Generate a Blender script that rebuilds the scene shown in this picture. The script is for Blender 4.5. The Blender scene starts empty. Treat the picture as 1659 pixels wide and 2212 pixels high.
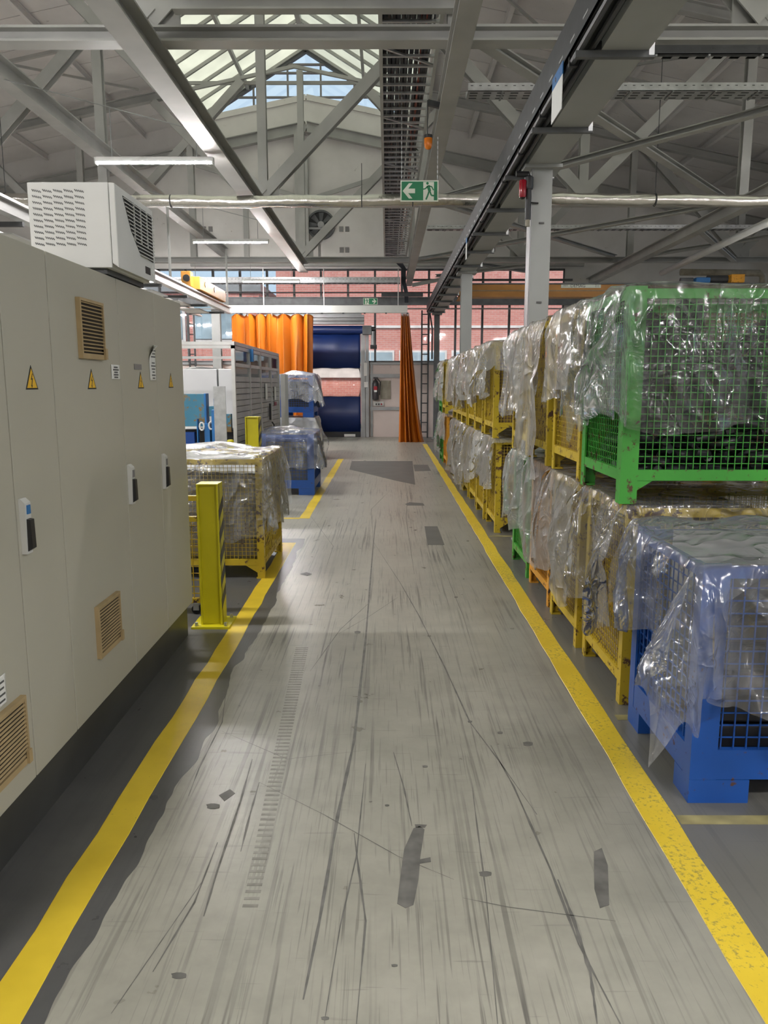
import bpy, bmesh, math, random
from math import sin, cos, pi, radians, hypot, atan2, sqrt
from mathutils import Vector, Matrix, Euler, noise
from mathutils.bvhtree import BVHTree

# ---------------------------------------------------------------- camera, sky, sun, exposure
scene = bpy.context.scene
C = scene.collection
F, W, H = 1665.0, 1659.0, 2212.0
PITCH, YAW, EYE = radians(9.42), radians(0.225), 1.65
cam_d = bpy.data.cameras.new('camera')
cam_d.sensor_fit = 'VERTICAL'; cam_d.sensor_height = 24.0; cam_d.lens = 24.0 * F / H
cam_d.clip_start = 0.05; cam_d.clip_end = 300
cam = bpy.data.objects.new('camera', cam_d); C.objects.link(cam)
cam.location = (0, 0, EYE); cam.rotation_euler = (pi / 2 - PITCH, 0, YAW)
scene.camera = cam
vs = scene.view_settings
vs.view_transform = 'Standard'; vs.look = 'None'; vs.gamma = 1.0; vs.use_curve_mapping = False
vs.exposure = 0.16
cy = scene.cycles
cy.max_bounces = 6; cy.diffuse_bounces = 3; cy.glossy_bounces = 2
cy.transmission_bounces = 6; cy.transparent_max_bounces = 16
cy.use_adaptive_sampling = True; cy.adaptive_threshold = 0.05
cy.caustics_reflective = False; cy.caustics_refractive = False

world = bpy.data.worlds.new('sky'); scene.world = world; world.use_nodes = True
bg = world.node_tree.nodes['Background']
bg.inputs['Color'].default_value = (0.66, 0.84, 1.0, 1); bg.inputs['Strength'].default_value = 0.95
sun_d = bpy.data.lights.new('sun', 'SUN'); sun_d.energy = 4.6; sun_d.angle = radians(20); sun_d.color = (1, 0.95, 0.87)
sun = bpy.data.objects.new('sun', sun_d); C.objects.link(sun)
sun.rotation_euler = (radians(38), 0, radians(-22))     # high behind the camera: lights the building across the yard
LED = 420.0                                             # radiance of the LED tubes

ROT = Matrix.Rotation(YAW, 3, 'Z') @ Matrix.Rotation(pi / 2 - PITCH, 3, 'X')
def ray(u, v):
    return ROT @ Vector(((u - W / 2) / F, (H / 2 - v) / F, -1.0))
def atY(u, v, y):
    d = ray(u, v); return Vector((0, 0, EYE)) + d * (y / d.y)
def atZ(u, v, z):
    d = ray(u, v); return Vector((0, 0, EYE)) + d * ((z - EYE) / d.z)
def atX(u, v, x):
    d = ray(u, v); return Vector((0, 0, EYE)) + d * (x / d.x)

# ---------------------------------------------------------------- materials
MAT = {}
def nodes_of(name):
    m = bpy.data.materials.new(name); m.use_nodes = True
    nt = m.node_tree; b = nt.nodes['Principled BSDF']
    return m, nt, b
def N(nt, t, **kw):
    n = nt.nodes.new(t)
    for k, v in kw.items():
        if k in n.inputs: n.inputs[k].default_value = v
        else: setattr(n, k, v)
    return n
def coords(nt, scale=(1, 1, 1), rot=(0, 0, 0)):
    tc = N(nt, 'ShaderNodeNewGeometry'); mp = N(nt, 'ShaderNodeMapping')
    mp.inputs['Scale'].default_value = scale; mp.inputs['Rotation'].default_value = rot
    nt.links.new(tc.outputs['Position'], mp.inputs['Vector']); return mp.outputs['Vector']
def ramp(nt, fac, stops):
    r = N(nt, 'ShaderNodeValToRGB'); e = r.color_ramp.elements
    while len(e) < len(stops): e.new(0.5)
    for i, (p, c) in enumerate(stops):
        e[i].position = p; e[i].color = c if len(c) == 4 else (*c, 1)
    nt.links.new(fac, r.inputs['Fac']); return r.outputs['Color']
def mixc(nt, fac, a, b, mode='MIX'):
    m = N(nt, 'ShaderNodeMix'); m.data_type = 'RGBA'; m.blend_type = mode
    for s, v in ((m.inputs[0], fac), (m.inputs[6], a), (m.inputs[7], b)):
        if isinstance(v, (int, float)): s.default_value = v
        elif isinstance(v, tuple): s.default_value = v if len(v) == 4 else (*v, 1)
        else: nt.links.new(v, s)
    return m.outputs[2]
def mth(nt, op, a, b=0.0, c=0.0):
    m = N(nt, 'ShaderNodeMath'); m.operation = op
    for s, v in zip(m.inputs, (a, b, c)):
        if isinstance(v, (int, float)): s.default_value = v
        else: nt.links.new(v, s)
    return m.outputs[0]
def bump(nt, b, height, strength=0.3, dist=0.01):
    bn = N(nt, 'ShaderNodeBump', Strength=strength, Distance=dist)
    nt.links.new(height, bn.inputs['Height']); nt.links.new(bn.outputs['Normal'], b.inputs['Normal'])
def noise_tex(nt, vec, scale, detail=4, rough=0.55):
    n = N(nt, 'ShaderNodeTexNoise', Scale=scale, Detail=detail, Roughness=rough)
    nt.links.new(vec, n.inputs['Vector']); return n.outputs['Fac']

def plain(key, col, rough=0.5, metal=0.0, var=0.12, scale=3.0, bumpy=0.0, spec=0.5):
    m, nt, b = nodes_of(key)
    v = coords(nt); n = noise_tex(nt, v, scale, 2)
    lo = tuple(c * (1 - var) for c in col); hi = tuple(min(1, c * (1 + var)) for c in col)
    nt.links.new(ramp(nt, n, [(0.3, lo), (0.7, hi)]), b.inputs['Base Color'])
    b.inputs['Roughness'].default_value = rough; b.inputs['Metallic'].default_value = metal
    b.inputs['Specular IOR Level'].default_value = spec
    if bumpy: bump(nt, b, noise_tex(nt, v, scale * 12, 3), bumpy, 0.004)
    MAT[key] = m; return m
def paint(key, col, rough=0.42, wear=0.56, rust=(0.10, 0.05, 0.03), scale=9.0):
    m, nt, b = nodes_of(key)
    v = coords(nt); big = noise_tex(nt, v, 2.2, 4); fine = noise_tex(nt, v, scale * 2.0, 5, 0.7)
    base = ramp(nt, big, [(0.3, tuple(c * 0.82 for c in col)), (0.7, tuple(min(1, c * 1.1) for c in col))])
    s = mth(nt, 'ADD', mth(nt, 'MULTIPLY', fine, 0.75), mth(nt, 'MULTIPLY', big, 0.25))
    msk = ramp(nt, s, [(wear, (0, 0, 0)), (wear + 0.05, (1, 1, 1))])
    nt.links.new(mixc(nt, msk, base, rust), b.inputs['Base Color'])
    nt.links.new(ramp(nt, msk, [(0, (rough,) * 3), (1, (0.85,) * 3)]), b.inputs['Roughness'])
    MAT[key] = m; return m
def emit(key, col, strength):
    m = bpy.data.materials.new(key); m.use_nodes = True; nt = m.node_tree; nt.nodes.clear()
    o = N(nt, 'ShaderNodeOutputMaterial'); e = N(nt, 'ShaderNodeEmission')
    e.inputs['Color'].default_value = (*col, 1); e.inputs['Strength'].default_value = strength
    nt.links.new(e.outputs[0], o.inputs['Surface']); MAT[key] = m

def make_floor():
    m, nt, b = nodes_of('floor_paint'); L = nt.links
    geo = N(nt, 'ShaderNodeNewGeometry'); sep = N(nt, 'ShaderNodeSeparateXYZ'); L.new(geo.outputs['Position'], sep.inputs[0])
    v1 = coords(nt)
    big = noise_tex(nt, v1, 0.55, 3); mid = noise_tex(nt, v1, 5, 4, 0.65)
    base = ramp(nt, big, [(0.3, (0.285, 0.272, 0.232)), (0.7, (0.40, 0.385, 0.33))])
    base = mixc(nt, 0.5, base, ramp(nt, mid, [(0.3, (0.27, 0.26, 0.225)), (0.62, (0.40, 0.385, 0.33))]))
    wear_mask = ramp(nt, noise_tex(nt, v1, 0.8, 4, 0.6), [(0.40, (0, 0, 0)), (0.62, (1, 1, 1))])
    # long drag scratches roughly along the aisle, in several directions
    for k, (sx, sy, rz, lo, hi, amt) in enumerate([(34, 0.55, 0.02, .60, .66, .75), (22, 0.35, -0.10, .61, .66, .5), (26, .45, .16, .615, .67, .4),
                                                    (60, 1.6, .55, .63, .68, .5), (48, 1.2, -.7, .63, .68, .5), (3.0, 38, .1, .66, .70, .35), (90, 2.2, .05, .6, .68, .5)]):
        vv = coords(nt, (sx, sy, 1), (0, 0, rz)); mpn = noise_tex(nt, vv, 1.0, 2, 0.6)
        s = ramp(nt, mpn, [(lo, (0, 0, 0)), (hi, (1, 1, 1))])
        s = mth(nt, 'MULTIPLY', mth(nt, 'MULTIPLY', s, amt), mth(nt, 'ADD', mth(nt, 'MULTIPLY', wear_mask, 0.7), 0.3))
        base = mixc(nt, s, base, (0.085, 0.08, 0.075))
    spots = ramp(nt, noise_tex(nt, v1, 11, 3, .5), [(0.755, (0, 0, 0)), (0.77, (1, 1, 1))])
    base = mixc(nt, mth(nt, 'MULTIPLY', spots, .7), base, (0.07, 0.068, 0.066))
    # painted-over dark strips: beside the cabinets (shade there is in the colour too), and under the boxes beyond the right line
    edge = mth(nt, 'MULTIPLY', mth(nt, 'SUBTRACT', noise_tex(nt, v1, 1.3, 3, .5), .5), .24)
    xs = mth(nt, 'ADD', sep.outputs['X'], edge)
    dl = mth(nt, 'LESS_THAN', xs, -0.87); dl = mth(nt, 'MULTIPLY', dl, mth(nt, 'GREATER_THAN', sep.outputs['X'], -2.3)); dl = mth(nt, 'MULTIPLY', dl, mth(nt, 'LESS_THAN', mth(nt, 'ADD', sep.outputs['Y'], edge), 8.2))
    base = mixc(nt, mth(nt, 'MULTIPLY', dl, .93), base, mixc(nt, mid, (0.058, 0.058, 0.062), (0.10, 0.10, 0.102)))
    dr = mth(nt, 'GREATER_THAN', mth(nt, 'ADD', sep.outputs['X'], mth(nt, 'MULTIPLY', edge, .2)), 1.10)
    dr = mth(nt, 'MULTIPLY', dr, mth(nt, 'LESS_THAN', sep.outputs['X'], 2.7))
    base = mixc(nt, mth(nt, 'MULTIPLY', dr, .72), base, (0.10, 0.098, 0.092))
    gr = mth(nt, 'MULTIPLY', mth(nt, 'SUBTRACT', sep.outputs['X'], .35), 1.3)       # darker towards the boxes
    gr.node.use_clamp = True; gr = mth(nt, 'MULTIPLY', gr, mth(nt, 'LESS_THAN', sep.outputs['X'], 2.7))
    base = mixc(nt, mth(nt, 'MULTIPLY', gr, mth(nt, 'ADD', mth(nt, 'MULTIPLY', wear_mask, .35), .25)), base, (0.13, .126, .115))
    L.new(base, b.inputs['Base Color'])
    r = ramp(nt, mid, [(0.3, (0.27,) * 3), (0.7, (0.34,) * 3)])
    L.new(r, b.inputs['Roughness']); b.inputs['Specular IOR Level'].default_value = 0.42
    MAT['floor'] = m
make_floor()

def make_line():
    m, nt, b = nodes_of('lane_paint'); v = coords(nt)
    n = noise_tex(nt, v, 55, 6, .7); big = noise_tex(nt, v, 2.2, 4)
    base = ramp(nt, big, [(0.3, (0.60, 0.42, 0.022)), (0.7, (0.82, 0.60, 0.045))])
    # the line by the boxes is scuffed more
    sx = N(nt, 'ShaderNodeSeparateXYZ'); nt.links.new(v, sx.inputs[0])
    rt = mth(nt, 'MULTIPLY', mth(nt, 'GREATER_THAN', sx.outputs['X'], 0), .075)
    msk = ramp(nt, mth(nt, 'ADD', mth(nt, 'ADD', mth(nt, 'MULTIPLY', n, .6), mth(nt, 'MULTIPLY', big, .4)), rt), [(0.615, (0, 0, 0)), (0.67, (1, 1, 1))])
    nt.links.new(mixc(nt, mth(nt, 'MULTIPLY', msk, .6), base, (0.13, 0.115, 0.07)), b.inputs['Base Color'])
    b.inputs['Roughness'].default_value = 0.38; MAT['line'] = m
make_line()

def make_film(key, haze, tint=(0.86, 0.88, 0.9), bscale=1.0):
    m = bpy.data.materials.new(key); m.use_nodes = True; nt = m.node_tree; nt.nodes.clear(); L = nt.links
    out = N(nt, 'ShaderNodeOutputMaterial')
    v = coords(nt)
    nv = N(nt, 'ShaderNodeTexNoise', Scale=4.5 * bscale, Detail=1); L.new(v, nv.inputs['Vector'])
    warp = N(nt, 'ShaderNodeVectorMath'); warp.operation = 'MULTIPLY_ADD'
    L.new(nv.outputs['Color'], warp.inputs[0]); warp.inputs[1].default_value = (.5, .5, .5); L.new(v, warp.inputs[2])
    def ridge(sc, det): return mth(nt, 'POWER', mth(nt, 'SUBTRACT', 1.0, mth(nt, 'MULTIPLY', mth(nt, 'ABSOLUTE', mth(nt, 'SUBTRACT', noise_tex(nt, warp.outputs[0], sc, det, .5), .5)), 2.0)), 6.0)
    patch = ramp(nt, noise_tex(nt, v, 2.6, 2), [(.46, (.12,) * 3), (.62, (1, 1, 1))])     # crinkled in places, smooth elsewhere
    h = mth(nt, 'ADD', mth(nt, 'MULTIPLY', ridge(2.6 * bscale, 1), 1.0), mth(nt, 'MULTIPLY', mth(nt, 'MULTIPLY', ridge(8.5 * bscale, 2), .45), patch))
    bn = N(nt, 'ShaderNodeBump', Strength=0.8, Distance=0.025); L.new(h, bn.inputs['Height'])
    tr = N(nt, 'ShaderNodeBsdfTransparent'); tr.inputs['Color'].default_value = (0.97, 0.975, 0.98, 1)
    df = N(nt, 'ShaderNodeBsdfDiffuse'); df.inputs['Color'].default_value = (*tint, 1)
    tl = N(nt, 'ShaderNodeBsdfTranslucent'); tl.inputs['Color'].default_value = (*tint, 1)
    gl = N(nt, 'ShaderNodeBsdfGlossy'); gl.inputs['Roughness'].default_value = 0.17
    for n_ in (df, gl): L.new(bn.outputs[0], n_.inputs['Normal'])
    sc = N(nt, 'ShaderNodeMixShader'); sc.inputs[0].default_value = .5; L.new(df.outputs[0], sc.inputs[1]); L.new(tl.outputs[0], sc.inputs[2])
    lw = N(nt, 'ShaderNodeLayerWeight', Blend=0.35); L.new(bn.outputs[0], lw.inputs['Normal'])
    hz = mth(nt, 'ADD', haze, mth(nt, 'MULTIPLY', lw.outputs['Facing'], .26))
    m1 = N(nt, 'ShaderNodeMixShader'); L.new(hz, m1.inputs[0]); L.new(tr.outputs[0], m1.inputs[1]); L.new(sc.outputs[0], m1.inputs[2])
    m2 = N(nt, 'ShaderNodeMixShader'); L.new(mth(nt, 'ADD', mth(nt, 'MULTIPLY', lw.outputs['Fresnel'], .8), .05), m2.inputs[0])
    L.new(m1.outputs[0], m2.inputs[1]); L.new(gl.outputs[0], m2.inputs[2]); L.new(m2.outputs[0], out.inputs['Surface'])
    MAT[key] = m
make_film('film', 0.26, (.92, .92, .92)); make_film('film_milky', 0.62, (0.92, 0.92, 0.9)); make_film('film_mid', 0.11, (.92, .93, .96)); make_film('film_clear', 0.025, (.92, .93, .95))

def make_pane(key, tint, gloss=0.05, clear=(1, 1, 1)):
    m = bpy.data.materials.new(key); m.use_nodes = True; nt = m.node_tree; nt.nodes.clear(); L = nt.links
    out = N(nt, 'ShaderNodeOutputMaterial'); tr = N(nt, 'ShaderNodeBsdfTransparent'); tr.inputs['Color'].default_value = (*tint, 1)
    gl = N(nt, 'ShaderNodeBsdfGlossy', Roughness=0.03)
    lw = N(nt, 'ShaderNodeFresnel', IOR=1.45)
    mx = N(nt, 'ShaderNodeMixShader'); L.new(mth(nt, 'ADD', mth(nt, 'MULTIPLY', lw.outputs[0], .9), gloss), mx.inputs[0]); L.new(tr.outputs[0], mx.inputs[1]); L.new(gl.outputs[0], mx.inputs[2])
    L.new(mx.outputs[0], out.inputs['Surface']); MAT[key] = m
make_pane('glass', (0.93, 0.95, 0.97)); make_pane('door_film', (0.97, 0.95, 0.94), 0.02)
def make_translucent(key, col, dif=0.35, gloss=0.06, rough=.3, bsc=0, tl_scale=1.0, clear=0.0):
    m = bpy.data.materials.new(key); m.use_nodes = True; nt = m.node_tree; nt.nodes.clear(); L = nt.links
    out = N(nt, 'ShaderNodeOutputMaterial'); v = coords(nt); n = noise_tex(nt, v, 1.3, 5)
    c = ramp(nt, n, [(0.3, tuple(x * .86 for x in col)), (0.7, col)])
    ct = mixc(nt, 1.0, c, (tl_scale,) * 3, 'MULTIPLY')
    df = N(nt, 'ShaderNodeBsdfDiffuse'); tl = N(nt, 'ShaderNodeBsdfTranslucent'); L.new(c, df.inputs['Color']); L.new(ct, tl.inputs['Color'])
    gl = N(nt, 'ShaderNodeBsdfGlossy', Roughness=rough); mx = N(nt, 'ShaderNodeMixShader'); mx.inputs[0].default_value = 1 - dif
    L.new(df.outputs[0], mx.inputs[1]); L.new(tl.outputs[0], mx.inputs[2])
    m2 = N(nt, 'ShaderNodeMixShader'); m2.inputs[0].default_value = gloss; L.new(mx.outputs[0], m2.inputs[1]); L.new(gl.outputs[0], m2.inputs[2])
    L.new(m2.outputs[0], out.inputs['Surface']); MAT[key] = m
make_translucent('lantern_pane', (0.80, 0.79, 0.70), .12, .03)
make_translucent('curtain', (0.62, 0.175, 0.013), .80, .10, .3)

def make_brick():
    m, nt, b = nodes_of('yard_brick'); L = nt.links
    tc = N(nt, 'ShaderNodeNewGeometry'); mp = N(nt, 'ShaderNodeMapping'); mp.inputs['Rotation'].default_value = (pi / 2, 0, 0)
    L.new(tc.outputs['Position'], mp.inputs['Vector'])
    br = N(nt, 'ShaderNodeTexBrick', Scale=1.0); br.inputs['Brick Width'].default_value = .25; br.inputs['Row Height'].default_value = .083
    br.inputs['Mortar Size'].default_value = .009; br.inputs['Color1'].default_value = (0.66, 0.27, 0.22, 1); br.inputs['Color2'].default_value = (0.57, 0.20, 0.17, 1)
    br.inputs['Mortar'].default_value = (0.60, 0.44, 0.40, 1); L.new(mp.outputs[0], br.inputs['Vector'])
    n = noise_tex(nt, coords(nt), .6, 4)
    L.new(mixc(nt, .25, br.outputs['Color'], ramp(nt, n, [(.3, (.42, .16, .13)), (.7, (.64, .30, .26))])), b.inputs['Base Color'])
    b.inputs['Roughness'].default_value = .9; MAT['brick'] = m
make_brick()

def make_foil():
    m, nt, b = nodes_of('pipe_foil'); v = coords(nt)
    b.inputs['Base Color'].default_value = (0.62, 0.60, 0.56, 1); b.inputs['Metallic'].default_value = 1; b.inputs['Roughness'].default_value = .27
    vo = N(nt, 'ShaderNodeTexVoronoi', Scale=9); nt.links.new(coords(nt, (.5, 1, 1)), vo.inputs['Vector'])
    bump(nt, b, mth(nt, 'ADD', vo.outputs['Distance'], mth(nt, 'MULTIPLY', noise_tex(nt, v, 22, 3), .5)), .5, .02); MAT['foil'] = m
make_foil()
def make_wall(key, col, dirt=(0.25, 0.2, 0.18)):
    m, nt, b = nodes_of(key); v = coords(nt)
    n = noise_tex(nt, v, 1.1, 3, .6); d = ramp(nt, noise_tex(nt, v, 7, 4, .72), [(.66, (0, 0, 0)), (.74, (1, 1, 1))])
    c = ramp(nt, n, [(.3, tuple(x * .88 for x in col)), (.7, col)])
    nt.links.new(mixc(nt, mth(nt, 'MULTIPLY', d, .5), c, dirt), b.inputs['Base Color']); b.inputs['Roughness'].default_value = .75
    MAT[key] = m
make_wall('wall', (0.76, 0.735, 0.715)); make_wall('wall_low', (0.74, 0.63, 0.59)); make_wall('roof', (0.80, 0.775, 0.765))

plain('steel', (0.40, 0.40, 0.385), .5, 0, .1, 2)
plain('column', (0.36, 0.37, 0.36), .45, 0, .06, 2)
plain('galv', (0.52, 0.53, 0.54), .38, .85, .15, 9)
plain('dark', (0.045, 0.047, 0.05), .5, 0, .2, 6)
plain('darkgrey', (0.12, 0.125, 0.13), .55, 0, .2, 5)
plain('tray', (0.05, 0.052, 0.055), .5, .2, .2, 6)
plain('cable', (0.035, 0.038, 0.05), .45, 0, .3, 4)
plain('redcable', (0.30, 0.07, 0.05), .5)
plain('cabinet', (0.46, 0.445, 0.375), .42, 0, .035, 1.2, .03)
plain('plinth', (0.055, 0.056, 0.054), .38, 0, .2, 3)
plain('beige_vent', (0.42, 0.31, 0.165), .55, 0, .1, 8)
plain('vent_dark', (0.03, 0.022, 0.014), .7)  # grille backing, coloured near black to give the slat gaps their shade
plain('white', (0.74, 0.74, 0.73), .45, 0, .04, 3)
plain('offwhite', (0.66, 0.66, 0.64), .5, 0, .05, 3)
plain('paper', (0.80, 0.80, 0.78), .7, 0, .03, 8)
plain('ink', (0.12, 0.12, 0.12), .7)
plain('grey_plate', (0.22, 0.21, 0.21), .5)
plain('black', (0.018, 0.018, 0.02), .42, 0, .2, 6)
plain('rubber', (0.022, 0.024, 0.026), .38, 0, .3, 9)
plain('sign_yellow', (0.83, 0.50, 0.03), .45, 0, .03)
plain('sign_green', (0.012, 0.20, 0.085), .45, 0, .05)
plain('sign_pale', (0.72, 0.76, 0.66), .5, 0, .03)
plain('alu', (0.62, 0.62, 0.61), .34, .6, .06, 5)
plain('panel_white', (0.60, 0.60, 0.61), .45, 0, .04, 1.5)
plain('slat', (0.42, 0.43, 0.43), .45, .2)
plain('doorblue', (0.007, 0.024, 0.125), .42, 0, .1, 1.5)
plain('cardboard', (0.21, 0.135, 0.075), .8, 0, .15, 6)
plain('card_pale', (0.33, 0.25, 0.16), .8, 0, .12, 6)
plain('amber', (0.75, 0.20, 0.012), .15, 0, .1)
plain('red', (0.32, 0.008, 0.02), .2, 0, .1)
plain('extinguisher', (0.05, 0.045, 0.05), .3)
plain('board', (0.30, 0.27, 0.21), .6, 0, .25, 6)
plain('patch', (0.115, 0.113, 0.105), .45, 0, .12, 3)
plain('skid', (0.14, 0.135, 0.125), .5, 0, .3, 14)
plain('tyre', (0.235, 0.225, 0.195), .45, 0, .25, 20)
plain('line_faint', (0.30, 0.26, 0.115), .5, 0, .3, 9)
plain('asphalt', (0.30, 0.28, 0.27), .9)
plain('concrete_pale', (0.72, 0.68, 0.66), .8)
plain('yardglass', (0.34, 0.44, 0.50), .15, 0, .3, 1.2)
plain('tin', (0.33, 0.335, 0.34), .45, .3)
paint('yellow', (0.60, 0.43, 0.028), .42, .545); paint('yellow_new', (0.60, 0.53, 0.012), .38, .70)
paint('green', (0.055, 0.34, 0.04)); paint('blue', (0.012, 0.085, 0.38), .40, .60)
paint('orange', (0.72, 0.33, 0.025)); paint('crane', (0.50, 0.22, 0.035), .5, .62)
paint('machine_blue', (0.025, 0.16, 0.42), .45, .60); paint('worn_blue', (0.05, 0.20, 0.30), .5, .50, (0.20, 0.13, 0.05), 4)
paint('pale_green', (0.20, 0.40, 0.17), .45, .60)
emit('led', (1.0, 0.97, 0.95), LED)

# ---------------------------------------------------------------- mesh helpers
ORG = {}
class MB:
    def __init__(s): s.v = []; s.f = []
    def add(s, vs, fs):
        k = len(s.v); s.v += [tuple(p) for p in vs]; s.f += [tuple(i + k for i in f) for f in fs]; return s
    def box(s, x0, y0, z0, x1, y1, z1):
        x0, x1 = min(x0, x1), max(x0, x1); y0, y1 = min(y0, y1), max(y0, y1); z0, z1 = min(z0, z1), max(z0, z1)
        return s.add([(x0, y0, z0), (x1, y0, z0), (x1, y1, z0), (x0, y1, z0), (x0, y0, z1), (x1, y0, z1), (x1, y1, z1), (x0, y1, z1)],
                     [(0, 3, 2, 1), (4, 5, 6, 7), (0, 1, 5, 4), (1, 2, 6, 5), (2, 3, 7, 6), (3, 0, 4, 7)])
    def frame(s, p, q, up=(0, 0, 1)):
        p, q = Vector(p), Vector(q); d = (q - p).normalized(); up = Vector(up)
        if abs(d.dot(up)) > .98: up = Vector((0, 1, 0))
        r = d.cross(up).normalized(); u = r.cross(d).normalized(); return p, q, r, u
    def bar(s, p, q, w, h, up=(0, 0, 1)):
        p, q, r, u = s.frame(p, q, up); vs = []
        for c in (p, q):
            for a, b in ((-1, -1), (1, -1), (1, 1), (-1, 1)): vs.append(c + r * (a * w / 2) + u * (b * h / 2))
        return s.add(vs, [(3, 2, 1, 0), (4, 5, 6, 7), (0, 1, 5, 4), (1, 2, 6, 5), (2, 3, 7, 6), (3, 0, 4, 7)])
    def ibeam(s, p, q, w, h, t=.014, up=(0, 0, 1)):
        p, q, r, u = s.frame(p, q, up)
        s.bar(p + u * (h / 2 - t / 2), q + u * (h / 2 - t / 2), w, t, u); s.bar(p - u * (h / 2 - t / 2), q - u * (h / 2 - t / 2), w, t, u)
        return s.bar(p, q, t * .8, h - 2 * t, u)
    def cyl(s, p, q, r0, r1=None, n=12, caps=True):
        r1 = r0 if r1 is None else r1
        p, q, r, u = s.frame(p, q); vs = []
        for c, rr in ((p, r0), (q, r1)):
            for k in range(n): a = 2 * pi * k / n; vs.append(c + r * (cos(a) * rr) + u * (sin(a) * rr))
        fs = [(k, (k + 1) % n, n + (k + 1) % n, n + k) for k in range(n)]
        if caps: fs += [tuple(range(n - 1, -1, -1)), tuple(range(n, 2 * n))]
        return s.add(vs, fs)
    def tube(s, path, rad, n=8, caps=True):
        path = [Vector(p) for p in path]; rs = rad if isinstance(rad, (list, tuple)) else [rad] * len(path); vs = []; fs = []
        up = Vector((0, 0, 1))
        for i, p in enumerate(path):
            d = (path[min(i + 1, len(path) - 1)] - path[max(i - 1, 0)]).normalized()
            if abs(d.dot(up)) > .95: up = Vector((1, 0, 0)) if abs(d.x) < .8 else Vector((0, 1, 0))
            r = d.cross(up).normalized(); u = r.cross(d).normalized(); up = u
            for k in range(n): a = 2 * pi * k / n; vs.append(p + r * (cos(a) * rs[i]) + u * (sin(a) * rs[i]))
        for i in range(len(path) - 1):
            for k in range(n): fs.append((i * n + k, i * n + (k + 1) % n, (i + 1) * n + (k + 1) % n, (i + 1) * n + k))
        if caps: fs += [tuple(range(n - 1, -1, -1)), tuple(range((len(path) - 1) * n, len(path) * n))]
        return s.add(vs, fs)
    def prism(s, pts, off):
        n = len(pts); off = Vector(off); a = [Vector(p) for p in pts]
        return s.add(a + [p + off for p in a], [tuple(range(n - 1, -1, -1)), tuple(range(n, 2 * n))] + [(k, (k + 1) % n, n + (k + 1) % n, n + k) for k in range(n)])
    def lathe(s, c, prof, n=20):
        vs = []; fs = []
        for r, z in prof:
            for k in range(n): a = 2 * pi * k / n; vs.append((c[0] + r * cos(a), c[1] + r * sin(a), c[2] + z))
        for i in range(len(prof) - 1):
            for k in range(n): fs.append((i * n + k, i * n + (k + 1) % n, (i + 1) * n + (k + 1) % n, (i + 1) * n + k))
        fs += [tuple(range(n - 1, -1, -1)), tuple(range((len(prof) - 1) * n, len(prof) * n))]
        return s.add(vs, fs)
    def mesh(s, name, mat, org=(0, 0, 0), smooth=False, fix=True):
        me = bpy.data.meshes.new(name); o = Vector(org)
        me.from_pydata([tuple(Vector(p) - o) for p in s.v], [], s.f); me.materials.append(MAT[mat])
        if fix:
            bm = bmesh.new(); bm.from_mesh(me); bmesh.ops.recalc_face_normals(bm, faces=bm.faces); bm.to_mesh(me); bm.free()
        if smooth:
            for p in me.polygons: p.use_smooth = True
            if smooth == 'auto': me.set_sharp_from_angle(angle=radians(40))
        return me
    def build(s, name, mat, parent=None, smooth=False, bevel=0, org=None, kind=None, label=None, fix=True):
        org = ORG.get(parent.name, Vector()) if parent is not None else Vector(org or (0, 0, 0))
        return place(s.mesh(name, mat, org, smooth, fix), name, parent, org if parent is None else (0, 0, 0), bevel, kind, label)
def place(me, name, parent=None, loc=(0, 0, 0), bevel=0, kind=None, label=None, rot=None):
    o = bpy.data.objects.new(name, me); C.objects.link(o); o.location = loc
    if parent is not None: o.parent = parent; ORG[o.name] = ORG.get(parent.name, Vector())
    else: ORG[o.name] = Vector(loc)
    if rot: o.rotation_euler = rot
    if bevel:
        b = o.modifiers.new('edge', 'BEVEL'); b.width = bevel; b.segments = 2; b.limit_method = 'ANGLE'
    if kind: o['kind'] = kind
    if label: o['label'] = label
    return o
def tag(o, label, cat, group=None):
    o['label'] = label; o['category'] = cat
    if group: o['group'] = group
    return o
def thing(name, label, cat, loc=(0, 0, 0), group=None):
    o = bpy.data.objects.new(name, None); C.objects.link(o); o.location = loc; o.empty_display_size = .1
    ORG[o.name] = Vector(loc); return tag(o, label, cat, group)
def struct(o):
    o['kind'] = 'structure'; return o
def sempty(name, loc=(0, 0, 0)):
    o = bpy.data.objects.new(name, None); C.objects.link(o); o.location = loc; ORG[o.name] = Vector(loc); o['kind'] = 'structure'; return o
def dup(root, loc, label=None, group=None, rotz=None):
    r = root.copy(); C.objects.link(r); r.location = loc
    if label: r['label'] = label
    if group: r['group'] = group
    if rotz is not None: r.rotation_euler = (0, 0, rotz)
    for ch in list(root.children):
        c = ch.copy(); C.objects.link(c); c.parent = r
        for g in list(ch.children):
            d = g.copy(); C.objects.link(d); d.parent = c
    return r
def text(s, size, mat, parent, name, loc, rot, thick=.001):
    cu = bpy.data.curves.new(name, 'FONT'); cu.body = s; cu.size = size; cu.extrude = thick; cu.align_x = 'CENTER'; cu.align_y = 'CENTER'
    t = bpy.data.objects.new('tmp', cu); C.objects.link(t)
    me = bpy.data.meshes.new_from_object(t.evaluated_get(bpy.context.evaluated_depsgraph_get())); bpy.data.objects.remove(t)
    me.materials.clear(); me.materials.append(MAT[mat])
    o = place(me, name, parent, Vector(loc) - ORG.get(parent.name, Vector()), rot=rot); return o

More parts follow.
